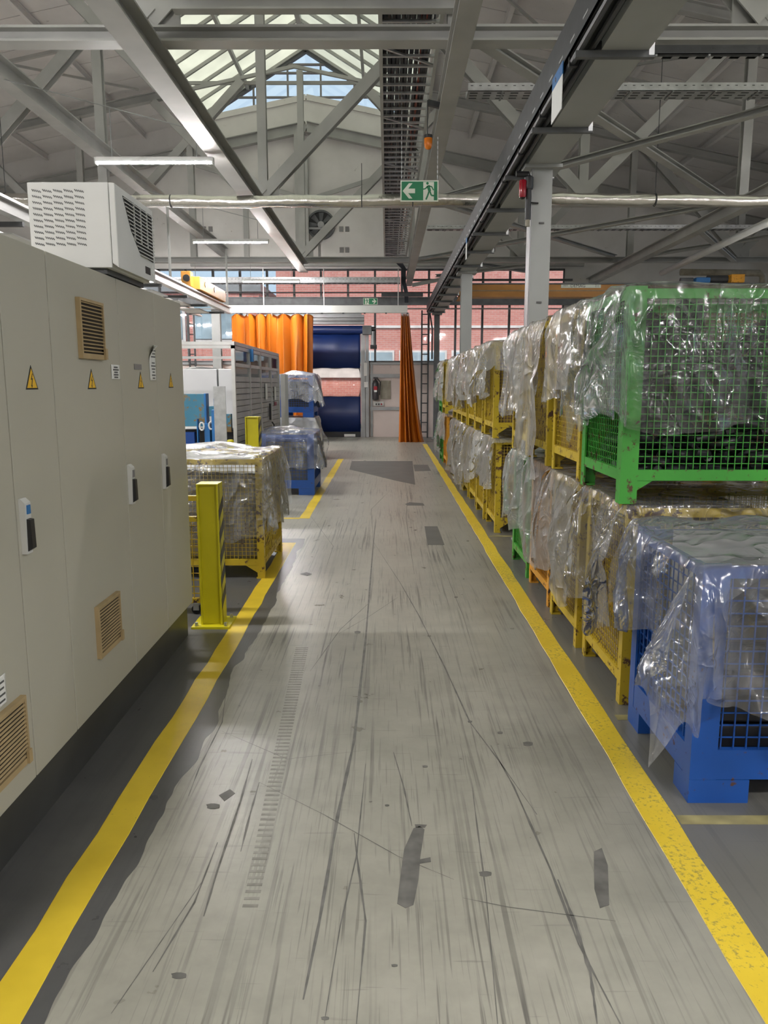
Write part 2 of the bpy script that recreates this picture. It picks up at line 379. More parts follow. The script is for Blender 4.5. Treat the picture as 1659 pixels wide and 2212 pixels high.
RIDGE_X, RIDGE_Z, SL = -2.40, 10.0, 0.2
WALL_Y, XL, XR, NEAR = 24.5, -13.5, 12.0, -7.0
LAN, LAPEX = 3.44, 11.38
def roof_z(x): return RIDGE_Z - SL * abs(x - RIDGE_X)
CH = 4.85                                              # underside of the truss bottom chords
TY = (1.2, 8.0, 14.8, 21.4)

# ---------------------------------------------------------------- floor
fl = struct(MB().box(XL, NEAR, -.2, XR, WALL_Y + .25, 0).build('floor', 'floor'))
rnd = random.Random(4)
def lane(x, y0, y1, w=.118, wob=.006, seg=.25):
    n = max(2, int((y1 - y0) / seg)); vs = []; fs = []
    for i in range(n + 1):
        y = y0 + (y1 - y0) * i / n; d1 = wob * rnd.uniform(-1, 1); d2 = wob * rnd.uniform(-1, 1)
        vs += [(x - w / 2 + d1, y, .0016), (x + w / 2 + d2, y, .0016), (x - w / 2 + d1 - .002, y, 0), (x + w / 2 + d2 + .002, y, 0)]
    for i in range(n):
        a = i * 4; fs += [(a, a + 1, a + 5, a + 4), (a + 2, a, a + 4, a + 6), (a + 1, a + 3, a + 7, a + 5)]
    fs += [(0, 2, 3, 1), (n * 4, n * 4 + 1, n * 4 + 3, n * 4 + 2)]
    MB().add(vs, fs).build('lane_line', 'line', fl)
lane(-1.02, NEAR + 1, 7.95); lane(-1.03, 9.45, 17.2); lane(1.05, NEAR + 1, 21.5)
for (x0, y0, x1, y1) in [(-1.9, 9.42, -1.09, 9.50), (1.12, 2.70, 2.6, 2.76), (1.15, 3.62, 1.9, 3.68), (-1.3, 7.86, -.96, 7.96), (1.12, 8.3, 2.4, 8.36)]:
    MB().box(x0, y0, 0, x1, y1, .0015).build('lane_line', 'line_faint' if x0 > 0 else 'line', fl)
def flat(pts, name, mat, h=.0012):
    P = [atZ(u, v, 0) for u, v in pts]; MB().prism([(p.x, p.y, 0) for p in P], (0, 0, h)).build(name, mat, fl)
flat([(760, 996), (891, 996), (897, 1047), (858, 1039), (755, 1014)], 'floor_patch', 'patch')
flat([(893, 1004), (924, 1004), (931, 1017), (896, 1018)], 'floor_patch', 'patch')
flat([(917, 1137), (945, 1137), (960, 1177), (924, 1177)], 'floor_patch', 'patch')
flat([(875, 1089), (884, 1085), (914, 1087), (917, 1092), (880, 1092)], 'floor_patch', 'patch')
flat([(893, 1790), (906, 1785), (917, 1792), (908, 1850), (904, 1900), (893, 1955), (876, 1962), (858, 1952), (864, 1900), (873, 1835)], 'skid_mark', 'skid')
flat([(896, 1781), (922, 1782), (918, 1788), (898, 1788)], 'skid_mark', 'skid'); flat([(905, 1857), (930, 1852), (931, 1862), (906, 1866)], 'skid_mark', 'skid', .0008)
flat([(1283, 1840), (1300, 1832), (1313, 1870), (1316, 1955), (1296, 1962), (1284, 1920)], 'skid_mark', 'skid')
flat([(473, 1718), (497, 1705), (508, 1714), (485, 1731)], 'skid_mark', 'skid')
flat([(648, 1240), (662, 1236), (674, 1240), (664, 1244)], 'skid_mark', 'skid')
for (u, v, r) in [(386, 2108, 17), (1048, 1888, 14), (852, 2086, 7), (1015, 1559, 5), (1080, 1583, 6), (460, 1742, 15), (702, 2200, 9), (836, 1740, 5), (772, 1366, 7), (985, 1290, 4), (918, 1656, 6), (1140, 1607, 11)]:
    flat([(u + r * cos(a * pi / 5) * (1 + .2 * sin(a * 2.3)), v + r * .42 * sin(a * pi / 5)) for a in range(10)], 'oil_spot', 'skid')
def drag(pts, w):
    P = [atZ(u, v, 0) for u, v in pts]; Q = []
    for i in range(len(P) - 1):
        for k in range(6): Q.append(P[i].lerp(P[i + 1], k / 6))
    Q.append(P[-1]); vs = []; fs = []
    for i, p in enumerate(Q):
        d = (Q[min(i + 1, len(Q) - 1)] - Q[max(i - 1, 0)]).normalized(); nrm = Vector((-d.y, d.x, 0)); ww = .75 * w * (.35 + .65 * sin(pi * min(1, max(.04, i / (len(Q) - 1))))) * rnd.uniform(.6, 1.3)
        vs += [p + nrm * ww / 2 + Vector((0, 0, .0007)), p - nrm * ww / 2 + Vector((0, 0, .0007))]
    for i in range(len(Q) - 1): fs.append((2 * i, 2 * i + 1, 2 * i + 3, 2 * i + 2))
    MB().add(vs, fs).build('drag_mark', 'skid', fl)
drag([(655, 2160), (690, 1990), (730, 1760), (765, 1600), (790, 1380), (806, 1180), (812, 1120)], .018)
drag([(1075, 2212), (1050, 1930), (1030, 1780), (1020, 1700)], .007)
drag([(1160, 1760), (1075, 1640), (1015, 1560), (960, 1440), (905, 1330), (865, 1260), (806, 1170)], .010)
drag([(1340, 2212), (1250, 2040), (1190, 1880), (1110, 1700), (1060, 1610)], .012)
drag([(890, 1785), (872, 1700), (850, 1625)], .010); drag([(407, 1720), (430, 1660), (480, 1560), (488, 1495)], .008)
drag([(440, 1980), (470, 1880), (520, 1730), (545, 1640)], .014); drag([(520, 1840), (540, 1760), (560, 1690)], .012)
drag([(770, 2212), (790, 1990), (775, 1880), (765, 1800)], .010); drag([(700, 2212), (735, 2000), (770, 1850), (790, 1650)], .008)
drag([(870, 1000), (880, 1080), (877, 1120), (895, 1240)], .008); drag([(806, 1170), (802, 1100), (840, 1062)], .008)
drag([(670, 1450), (735, 1360), (800, 1300)], .008); drag([(730, 1370), (800, 1330), (860, 1290)], .006)
drag([(560, 1690), (700, 1760), (860, 1850), (980, 1900)], .005); drag([(1000, 1940), (1100, 1960), (1330, 1990)], .006); drag([(480, 1580), (620, 1640), (800, 1620)], .004)
drag([(1205, 1900), (1240, 1990), (1275, 2100), (1290, 2212)], .016); drag([(940, 1180), (1000, 1330), (1040, 1460)], .005)
drag([(330, 2100), (420, 1950), (470, 1820)], .009); drag([(240, 2190), (330, 2060), (440, 1900)], .006); drag([(660, 1100), (720, 1180), (700, 1240)], .005)
# tyre trace: a ladder of short treads
P0, P1 = atZ(540, 1960, 0), atZ(652, 1400, 0)
for k in range(70):
    p = P0.lerp(P1, k / 69); wd = .05 + .03 * (k / 69)
    MB().box(p.x - wd / 2, p.y, 0, p.x + wd / 2, p.y + .014, .0007).build('tyre_trace', 'tyre', fl)

# ---------------------------------------------------------------- walls and roof shell
def wallbox(name, mat, *b): return struct(MB().box(*b).build(name, mat))
def side_wall(name, wname, x0, x1, xg, top):
    w = sempty(name, (x0, 0, 0))
    for z0, z1 in ((0, 2.7), (5.7, top)): MB().box(x0, NEAR, z0, x1, WALL_Y, z1).build('wall_panel', 'wall', w)
    MB().box(x0, NEAR, 2.7, x1, NEAR + .6, 5.7).build('pier', 'wall', w); MB().box(x0, WALL_Y - .6, 2.7, x1, WALL_Y, 5.7).build('pier', 'wall', w)
    wi = sempty(wname, (xg, 8, 2.7)); n = 20; st = (WALL_Y - NEAR - 1.2) / n
    for i in range(n):
        y = NEAR + .6 + i * st; MB().box(xg - .004, y + .03, 2.73, xg + .004, y + st - .03, 5.67).build('pane', 'glass', wi)
        MB().box(xg - .05, y - .03, 2.7, xg + .05, y + .03, 5.7).build('mullion', 'darkgrey', wi)
    MB().box(xg - .05, NEAR + .6, 4.17, xg + .05, WALL_Y - .6, 4.23).build('transom', 'darkgrey', wi)
side_wall('wall_left', 'window_added_left', XL - .25, XL, XL - .12, roof_z(XL)); side_wall('wall_right', 'window_added_right', XR, XR + .25, XR + .12, roof_z(XR))  # side window bands are unseen, added to bring daylight up to the roof
SILL, HEAD = 2.32, 5.14
DX0, DX1, DH = -3.75, -.80, 3.72                       # roller door opening
WX1, PITCHW = 5.45, .832
WX0 = WX1 - 20 * PITCHW
def gable(name, y0, y1, lantern_hole):
    w = sempty(name, (0, y0, 0)) if lantern_hole else None
    top = [(XL, roof_z(XL)), (RIDGE_X, RIDGE_Z), (XR, roof_z(XR))]
    if not lantern_hole:
        pts = [(XL, 0), (XR, 0), (XR, roof_z(XR)), (RIDGE_X + LAN, roof_z(RIDGE_X + LAN)), (RIDGE_X, LAPEX), (RIDGE_X - LAN, roof_z(RIDGE_X - LAN)), (XL, roof_z(XL))]
        return struct(MB().prism([(x, y0, z) for x, z in pts], (0, y1 - y0, 0)).build(name, 'wall'))
    B = lambda nm, mt, x0, z0, x1, z1: MB().box(x0, y0, z0, x1, y1, z1).build(nm, mt, w)
    B('lower_panel', 'wall_low', XL, 0, DX0, SILL); 
    B('lower_panel', 'wall_low', DX1, 0, WX1 + .1, SILL); B('lower_panel', 'wall', WX1 + .1, 0, XR, SILL)
    B('door_header', 'tin', DX0, DH, DX1, 4.22)
    B('pier', 'wall', XL, SILL, WX0, HEAD); B('pier', 'wall', WX1, SILL, XR, HEAD)
    MB().prism([(x, y0, z) for x, z in [(XL, HEAD), (XR, HEAD), (XR, roof_z(XR)), (RIDGE_X, RIDGE_Z), (XL, roof_z(XL))]], (0, y1 - y0, 0)).build('gable_panel', 'wall', w)
    return w
gable('wall_near', NEAR - .25, NEAR, False)
wf = gable('wall_far', WALL_Y, WALL_Y + .22, True)
# frame rails, rust line and joints on the low wall
for (u0, v0, u1, v1) in [(799, 808, 868, 816), (799, 879, 868, 886)]:
    a, b = atY(u0, v0, WALL_Y), atY(u1, v1, WALL_Y); MB().box(a.x, WALL_Y - .05, b.z, b.x, WALL_Y, a.z).build('wall_rail', 'tin', wf)
for u in (803, 868, 880): 
    a = atY(u, 880, WALL_Y); MB().box(a.x - .03, WALL_Y - .045, .02, a.x + .03, WALL_Y, SILL).build('wall_post', 'tin', wf)
MB().box(WX0, WALL_Y - .06, SILL - .07, DX0 - .252, WALL_Y, SILL).build('sill_rail', 'tin', wf)
MB().box(atY(797, 900, WALL_Y - .12).x + .003, WALL_Y - .06, SILL - .07, WX1, WALL_Y, SILL).build('sill_rail', 'tin', wf)
for (u, v) in [(441, 495), (455, 495), (737, 495), (750, 495), (738, 540), (750, 540), (1065, 538)]:
    a = atY(u, v, WALL_Y); MB().box(a.x - .06, WALL_Y - .025, a.z - .075, a.x + .06, WALL_Y, a.z + .075).build('wall_plate', 'grey_plate', wf)
MB().box(-6.0, WALL_Y - .12, 5.20, 6, WALL_Y, 5.32).build('wall_ledge', 'steel', wf)
MB().box(-2.1, WALL_Y - .03, 5.4, -2.04, WALL_Y, 5.9).build('wall_conduit', 'grey_plate', wf)
MB().box(-4.35, WALL_Y - .1, 5.3, -4.2, WALL_Y, 7.2).build('wall_pilaster', 'steel', wf)

# window band: panes and mullions on a .83 m grid
wn = sempty('window_1', (WX0, WALL_Y, SILL)); k = 0
wm = [WX1 - PITCHW * i for i in range(21)]
rows = [(SILL, 4.2), (4.2, HEAD)]
for i in range(20):
    x1, x0 = wm[i], wm[i + 1]; mid = (x0 + x1) / 2
    for z0, z1 in rows:
        if z0 < 4 and DX0 - .3 < mid < DX1: continue
        MB().box(x0 + .03, WALL_Y + .10, z0 + .03, x1 - .03, WALL_Y + .108, z1 - .03).build('pane', 'glass', wn)
for i, x in enumerate(wm):
    z0 = 4.2 if DX0 - .1 < x < DX1 + .05 else SILL
    MB().box(x - .032, WALL_Y + .05, z0, x + .032, WALL_Y + .15, HEAD).build('mullion', 'darkgrey', wn)
MB().box(WX0, WALL_Y + .05, 4.16, WX1, WALL_Y + .15, 4.24).build('transom', 'darkgrey', wn)
MB().box(WX0, WALL_Y + .05, HEAD - .05, WX1, WALL_Y + .15, HEAD + .01).build('transom', 'darkgrey', wn)
MB().box(DX1, WALL_Y + .05, SILL - .01, WX1, WALL_Y + .15, SILL + .05).build('transom', 'darkgrey', wn)
MB().box(WX0, WALL_Y + .05, SILL - .01, DX0, WALL_Y + .15, SILL + .05).build('transom', 'darkgrey', wn)

# lantern gable window
wg = sempty('window_2', (RIDGE_X, WALL_Y, RIDGE_Z))
def lan_z(x): return LAPEX - (LAPEX - roof_z(RIDGE_X - LAN)) * abs(x - RIDGE_X) / LAN
xs = [RIDGE_X + d for d in (-LAN, -2.55, -1.57, -.55, .43, 1.42, 2.4, LAN)]
for a, b in zip(xs[:-1], xs[1:]):
    seg = [a] + ([RIDGE_X] if a < RIDGE_X < b else []) + [b]
    pts = [(x, WALL_Y + .1, roof_z(x)) for x in seg] + [(x, WALL_Y + .1, max(lan_z(x), roof_z(x) + .01)) for x in reversed(seg)]
    MB().prism(pts, (0, .008, 0)).build('pane', 'glass', wg)
for x in xs[1:-1]: MB().box(x - .025, WALL_Y + .06, roof_z(x), x + .025, WALL_Y + .15, lan_z(x)).build('mullion', 'grey_plate', wg)
for z in (10.05, 10.72, 10.95):
    hw = LAN * (LAPEX - z) / (LAPEX - roof_z(RIDGE_X - LAN)); MB().box(RIDGE_X - hw, WALL_Y + .05, z - .022, RIDGE_X + hw, WALL_Y + .14, z + .022).build('transom', 'grey_plate', wg)
for s in (-1, 1):
    MB().bar((RIDGE_X, WALL_Y + .1, LAPEX - .04), (RIDGE_X + s * LAN, WALL_Y + .1, lan_z(RIDGE_X + LAN) - .04), .14, .13).build('window_frame', 'darkgrey', wg)
    MB().bar((RIDGE_X, WALL_Y + .05, RIDGE_Z + .02), (RIDGE_X + s * (LAN + .2), WALL_Y + .05, roof_z(RIDGE_X + LAN + .2) + .02), .2, .16).build('window_sill', 'wall', wg)

# ceiling: panels on both slopes, a deck above them
ce = sempty('ceiling', (0, 0, 6))
for s, xa, xb in ((-1, RIDGE_X - LAN, XL - .3), (1, RIDGE_X + LAN, XR + .3)):
    za, zb = roof_z(xa), roof_z(xb)
    n = 25; st = (WALL_Y + .3 - NEAR) / n
    def strip(x0, x1, y0, y1, lo, hi): return MB().prism([(x0, y0, roof_z(x0) + lo), (x1, y0, roof_z(x1) + lo), (x1, y0, roof_z(x1) + hi), (x0, y0, roof_z(x0) + hi)], (0, y1 - y0, 0))
    full = strip(xa, xb, .012, st - .012, 0, .05).mesh('roof_panel', 'roof')
    ra, rb = 3.0, 8.4                                   # translucent rooflight sheets in the crane bay
    cut = [strip(xa, ra, .012, st - .012, 0, .05).mesh('roof_panel', 'roof'), strip(rb, xb, .012, st - .012, 0, .05).mesh('roof_panel', 'roof')]
    sky = strip(ra, rb, .012, st - .012, .01, .03).mesh('rooflight_sheet', 'lantern_pane'); ys = []
    for i in range(n):
        y = NEAR - .2 + i * st; off = Vector((0, y, 0)) - ORG[ce.name]
        if s > 0 and 1.0 < y < 11.5:
            ys.append(y)
            for c in cut: place(c, 'roof_panel', ce, off)
            place(sky, 'rooflight_sheet', ce, off)
        else: place(full, 'roof_panel', ce, off)
    if s > 0:
        for (x0, x1, y0, y1) in [(xa, xb, NEAR - .3, ys[0]), (xa, ra, ys[0], ys[-1] + st), (rb, xb, ys[0], ys[-1] + st), (xa, xb, ys[-1] + st, WALL_Y + .4)]: strip(x0, x1, y0, y1, .05, .2).build('roof_deck', 'roof', ce)
    else: strip(xa, xb, NEAR - .3, WALL_Y + .4, .05, .2).build('roof_deck', 'roof', ce)
    for d in ((1.4, 2.9, 4.35, 5.8, 7.25) if s < 0 else (1.4, 2.9, 4.35, 5.8, 7.25, 8.7)):
        x = xa + s * d; z = roof_z(x) - .09; MB().ibeam((x, NEAR, z), (x, WALL_Y, z), .09, .16, .012).build('purlin', 'roof', ce)
    MB().box(xa - .05, NEAR, za - .25, xa + .05, WALL_Y, za + .12).build('lantern_curb', 'roof', ce)
# lantern: translucent panes between glazing bars
n = 36; st = (WALL_Y - NEAR) / n; zc = roof_z(RIDGE_X + LAN)
dz = LAPEX - zc
for s in (-1, 1):
    for (f0, f1) in ((.02, .5), (.5, .985)):
        pts = [(RIDGE_X + s * LAN * (1 - f), .03, zc + dz * f + .06) for f in (f0, f1)]
        pm = MB().prism([pts[0], pts[1], (pts[1][0], st - .03, pts[1][2]), (pts[0][0], st - .03, pts[0][2])], (0, 0, .012)).mesh('lantern_pane', 'lantern_pane')
        for i in range(n): place(pm, 'lantern_pane', ce, Vector((0, NEAR + i * st, 0)) - ORG[ce.name])
    gb = MB().bar((RIDGE_X + s * LAN, 0, zc + .03), (RIDGE_X, 0, LAPEX + .03), .07, .10).mesh('glazing_bar', 'steel')
    for i in range(n + 1): place(gb, 'glazing_bar', ce, Vector((0, NEAR + i * st, 0)) - ORG[ce.name])
    for f in (.5,):
        MB().bar((RIDGE_X + s * LAN * (1 - f), NEAR, zc + dz * f - .06), (RIDGE_X + s * LAN * (1 - f), WALL_Y, zc + dz * f - .06), .08, .12).build('lantern_purlin', 'steel', ce)
MB().bar((RIDGE_X, NEAR, LAPEX), (RIDGE_X, WALL_Y, LAPEX), .14, .16).build('lantern_ridge', 'steel', ce)
for y in (4.6, 8, 11.4, 14.8, 18.2, 21.4):
    hw = LAN * .96; MB().bar((RIDGE_X - hw, y + .18, zc + .06), (RIDGE_X + hw, y + .18, zc + .06), .06, .08).build('lantern_tie', 'steel', ce)
    pass

# ---------------------------------------------------------------- outside
gd = struct(MB().box(-60, -50, -.5, 60, 70, -.21).build('ground', 'asphalt'))
def building(name, label, x0, x1, y, top0, top1, depth=8):
    t = thing(name, label, 'building', (x0, y, 0)); return t
by = 33.0
t = building('brick_building', 'red brick factory building across the yard with pale lintel band', -9, 24, by, 0, 0)
a, b, c_ = atY(885, 578, by), atY(1060, 603, by), atY(1240, 640, by)
MB().prism([(-4.6, by, 0), (26, by, 0), (26, by, 6.6), (a.x + 8, by, 6.55), (a.x, by, 7.15), (-4.6, by, 7.15)], (0, 6, 0)).build('brick_wall', 'brick', t)
MB().prism([(a.x + 8, by - .06, 6.55), (a.x, by - .06, 7.15), (a.x, by - .06, 7.45), (a.x + 8, by - .06, 6.85)], (0, 6, 0)).build('parapet', 'tin', t)
MB().box(-4.6, by - .06, 7.15, a.x, by + 6, 7.45).build('parapet', 'tin', t)
p = atY(900, 706, by); MB().box(-4.6, by - .05, p.z - .05, 26, by, p.z + .05).build('lintel', 'concrete_pale', t)
p, q = atY(900, 757, by), atY(900, 786, by)
for i in range(9):
    x = -3.9 + i * 2.2; f = MB().box(x, by - .06, q.z - .02, x + 2.0, by, p.z).build('window_frame', 'concrete_pale', t)
    for j in range(2): MB().box(x + .08 + j * .94, by - .08, q.z + .05, x + .98 + j * .94, by - .05, p.z - .08).build('window_pane', 'yardglass', f)
MB().box(-4.6, by - .1, 1.92, 26, by, 2.42).build('plinth_band', 'concrete_pale', t)
t = building('annex_building', 'brownish brick annex across the yard beside the left windows', -25, -5, by - 2, 0, 0)
MB().box(-26, by - 2, 0, -5.0, by + 4, 5.2).build('brick_wall', 'brick', t); MB().box(-26, by - 2.1, 5.2, -4.9, by + 4, 5.5).build('parapet', 'tin', t)
for i in range(7):
    x = -22 + i * 2.4; f = MB().box(x, by - 2.08, 3.3, x + 2.1, by - 1.98, 5.0).build('window_frame', 'concrete_pale', t)
    for j in range(2): MB().box(x + .08 + j, by - 2.11, 3.4, x + .98 + j, by - 2.05, 4.9).build('window_pane', 'yardglass', f)
    f = MB().box(x, by - 2.08, .9, x + 2.1, by - 1.98, 2.5).build('window_frame', 'concrete_pale', t)
    for j in range(2): MB().box(x + .08 + j, by - 2.11, 1.0, x + .98 + j, by - 2.05, 2.4).build('window_pane', 'yardglass', f)

# ---------------------------------------------------------------- steelwork
ORD = ['first', 'second', 'third', 'fourth', 'fifth', 'sixth', 'seventh', 'eighth', 'ninth', 'tenth', 'eleventh', 'twelfth', 'thirteenth', 'fourteenth']
NB = [-8.05, -2.25, 3.55, 9.35]; NT = [-10.95, -5.15, .65, 6.45]
def top_z(x): return roof_z(x) - .30
truss_lab = ['grey steel roof truss above the air conditioner and nearer than the foil pipe', 'grey steel roof truss just behind the silver foil pipe', 'grey steel roof truss in front of the far window wall']
for y, lab in zip(TY[1:], truss_lab):
    t = thing('roof_truss', lab, 'truss', (RIDGE_X, y, CH), 'steel roof trusses')
    MB().ibeam((XL, y, CH + .07), (XR, y, CH + .07), .20, .14, .022).build('bottom_chord', 'steel', t)
    for s, xe in ((-1, XL), (1, XR)):
        xm = RIDGE_X + s * LAN; MB().bar((RIDGE_X, y, top_z(RIDGE_X)), (xm, y, top_z(xm)), .08, .08).build('lantern_chord', 'steel', t)
        MB().ibeam((xm, y, top_z(xm)), (xe, y, top_z(xe)), .18, .20, .02).build('top_chord', 'steel', t)
    for x in NB + NT:
        MB().ibeam((x, y, CH + .14), (x, y, top_z(x) - .08), .16, .16, .02, (0, 1, 0)).build('post', 'steel', t)
    for x in NB:
        for s in (-1, 1):
            # 45 degree web from the bottom node up to the top chord
            best = min(range(10, 70), key=lambda k: abs(CH + .2 + k * .1 - top_z(x + s * k * .1) + .1)) * .1
            xe = x + s * best
            if not (XL < xe < XR): continue
            MB().ibeam((x, y + .013 * s, CH + .2), (xe, y + .013 * s, CH + .2 + best), .20, .20, .02, (0, 1, 0)).build('web_diagonal', 'steel', t)
        MB().box(x - .28, y - .012, CH + .12, x + .28, y + .012, CH + .42).build('gusset_plate', 'steel', t)
# beam along the far gable just under the roof
t = thing('gable_rafter', 'grey steel rafter pair against the far gable wall', 'beam', (RIDGE_X, WALL_Y - .15, 9.2))
for s, xe in ((-1, XL + .05), (1, XR - .05)):
    MB().ibeam((RIDGE_X, WALL_Y - .14, 9.15), (xe, WALL_Y - .14, 9.15 - .2 * abs(xe - RIDGE_X)), .22, .30, .02).build('rafter', 'steel', t)
MB().ibeam((-2.66, WALL_Y - .16, 5.4), (-2.66, WALL_Y - .16, 9.0), .2, .2, .02, (0, 1, 0)).build('post', 'steel', t)
MB().ibeam((-2.42, WALL_Y - .22, 5.4), (-2.42, WALL_Y - .22, 8.5), .12, .12, .02, (0, 1, 0)).build('post', 'steel', t)
for s in (-1, 1): MB().bar((RIDGE_X + s * .3, WALL_Y - .12, 7.2), (RIDGE_X + s * 3.3, WALL_Y - .12, 8.1), .06, .12).build('strut', 'steel', t)

# long beams tying the trusses together
for x, z, w, h, lab in [(-2.25, CH - .119, .24, .24, 'heavy grey beam running lengthwise under the middle of the roof lantern'),
                        (-4.961, 5.62, .22, .26, 'grey lengthwise beam high above the control cabinets'),
                        (.66, CH - .12, .18, .22, 'grey lengthwise beam beside the cable ladder with the amber beacon'),
                        (6.2, CH - .109, .2, .22, 'grey lengthwise beam high over the crane side of the hall')]:
    o = MB().ibeam((x, NEAR, z), (x, 21.5 if x == -2.25 else WALL_Y, z), w, h, .02).build('roof_beam', 'steel', org=(x, 8, z)); tag(o, lab, 'beam')
# flat wind bracing at chord level
brace = [((.65, 14.7), (6.04, 8.1)), ((.8, 8.1), (6.04, 14.7)), ((.65, 21.3), (6.04, 14.9)), ((.8, 14.9), (6.04, 21.3)), ((6.4, 16.8), (9.2, 21.3)), ((6.66, 21.3), (11.5, 14.9)), ((6.4, 14.7), (11.5, 8.1)),
         ((1.5, 21.6), (4.5, 24.3)), ((4.5, 21.6), (1.5, 24.3)), ((-7.5, 14.7), (-5.0, 8.1)), ((-7.5, 21.3), (-5.0, 14.9))]
bl = ['between the foil pipe and the nearest truss', 'between the foil pipe and the far truss', 'beyond the crane beam', 'above the window wall', 'over the machine side']
for i, (p, q) in enumerate(brace):
    wh = 0 if i < 2 else 1 if i < 4 else 2 if i < 7 else 3 if i < 9 else 4
    z = CH + .045 + (i % 2) * .095
    o = MB().ibeam((*p, z), (*q, z), .13, .085, .016).build('wind_brace', 'steel', org=(*p, z)); tag(o, 'grey diagonal wind brace ' + bl[wh] + (' over its partner' if i % 2 else ' under its partner') * (wh in (0, 1, 3)), 'brace', 'roof wind braces ' + bl[wh])
# slim roof struts and rods seen against the roof panels
rods = [((-10, 11.4), (-6.2, 11.4)), ((-9.6, 18), (-6.2, 18)), ((1.6, 11.4), (9, 11.4)), ((1.6, 18), (9, 18))]
for i, ((x0, y0), (x1, y1)) in enumerate(rods):
    o = MB().bar((x0, y0, roof_z(x0) - .32), (x1, y1, roof_z(x1) - .32), .07, .07).build('roof_rod', 'steel', org=(x0, y0, roof_z(x0) - .3))
    tag(o, 'thin grey rod crossing the ' + ('left' if x0 < 0 else 'right') + ' roof slope under the purlins', 'rod', 'thin roof rods')
for i, (x0, y0, x1, y1) in enumerate([(-10.5, 9, -6.3, 14.5), (-6.3, 9, -10.5, 14.5), (-10.5, 15.5, -6.3, 21), (1.8, 9, 7, 14.5), (7, 9, 1.8, 14.5), (1.8, 15.5, 7, 21), (7, 15.5, 1.8, 21)]):
    o = MB().bar((x0, y0, roof_z(x0) - (.259, .208)[x1 > x0]), (x1, y1, roof_z(x1) - (.259, .208)[x1 > x0]), .045, .048).build('roof_cross_rod', 'steel', org=(x0, y0, roof_z(x0) - .26))
    tag(o, 'slim diagonal tie rod under the ' + ('left' if x0 < 0 else 'right') + ' roof slope', 'rod', 'diagonal roof tie rods')

# columns and the runway beam on them
CX, BZ0, BZ1 = 1.50, 3.73, 4.02
for i, (y, w) in enumerate([(8.0, .20), (15.1, .20), (23.82, .16)]):
    lab = ['light grey steel column with the red air filter at its head', 'light grey steel column standing further along the box row', 'dark grey column against the window wall beside the ladder'][i]
    t = thing('steel_column', lab, 'column', (CX, y, 0), 'columns under the runway beam')
    MB().ibeam((CX, y, .02), (CX, y, BZ0 - .03), w, w + .02, .02, (1, 0, 0) if False else (0, 1, 0)).build('shaft', 'column' if i < 2 else 'darkgrey', t)
    MB().box(CX - w * .8, y - w * .8, 0, CX + w * .8, y + w * .8, .02).build('base_plate', 'column', t)
    MB().box(CX - w * .9, y - w * .9, BZ0 - .03, CX + w * .9, y + w * .9, BZ0).build('head_plate', 'column', t)
    if i == 0:
        MB().box(CX - .1, y - .118, 0, CX - .09, y + .1, BZ0 - .03).build('conduit', 'tin', t)
        for z in (3.2, 2.45): MB().box(CX - .02, y - .125, z - .008, CX + .03, y - .11, z + .008).build('column_mark', 'ink', t)
t = thing('runway_beam', 'big grey box beam carrying black cable tray above the stacked boxes', 'beam', (CX, 13, BZ0))
MB().box(CX - .15, NEAR, BZ0, CX + .15, 23.95, BZ0 + .02).build('bottom_flange', 'column', t)
MB().box(CX - .13, NEAR, BZ0 + .02, CX - .115, 23.95, BZ1).build('web', 'column', t); MB().box(CX + .115, NEAR, BZ0 + .02, CX + .13, 23.95, BZ1).build('web', 'column', t)
MB().box(CX - .15, NEAR, BZ1, CX + .15, 23.95, BZ1 + .02).build('top_flange', 'column', t)
for y in (8.0, 15.1, 23.82): MB().box(CX - .14, y - .12, BZ0 + .02, CX - .13, y + .12, BZ1 - .01).build('stiffener', 'column', t)
t = thing('cable_tray', 'black slotted cable tray with pipes along the grey runway beam', 'cable tray', (1.28, 13, BZ0))
TX0, TX1 = 1.19, 1.345
m = MB(); m.box(TX0, 1.5, BZ0 + .05, TX0 + .012, 23.9, BZ0 + .30); m.box(TX0, 1.5, BZ0 + .05, TX1, 23.9, BZ0 + .06); m.build('tray_channel', 'tray', t)
slot = MB().box(TX0 - .003, 0, BZ0 + .10, TX0, .12, BZ0 + .115).mesh('slot', 'galv')
for i in range(60):
    place(slot, 'slot', t, Vector((0, 4.0 + i * .33, 0)) - ORG[t.name])
for k, (x, r) in enumerate([(1.225, .022), (1.30, .018)]):
    MB().cyl((x, 1.5, BZ0 + .02), (x, 23.9, BZ0 + .02), r, n=8).build('pipe', 'dark', t, smooth='auto')
for i in range(20):
    y = 4.5 + i * 1.0; MB().box(1.20, y, BZ0 - .012, 1.255, y + .03, BZ0 + .05).build('pipe_clip', 'black', t)
for i in range(13):
    y = 5.3 + i * 1.48; c = MB().box(TX0, y - .02, BZ0 - .041, CX + .19, y + .02, BZ0 - .0005).build('clamp_bar', 'darkgrey', t)
    MB().box(CX + .151, y - .025, BZ0 - .03, CX + .185, y + .025, BZ0 + .05).build('clamp_hook', 'galv', c); MB().box(TX1 - .03, y - .03, BZ0 - .002, TX1 + .004, y + .03, BZ0 + .05).build('clamp_hook', 'black', c)
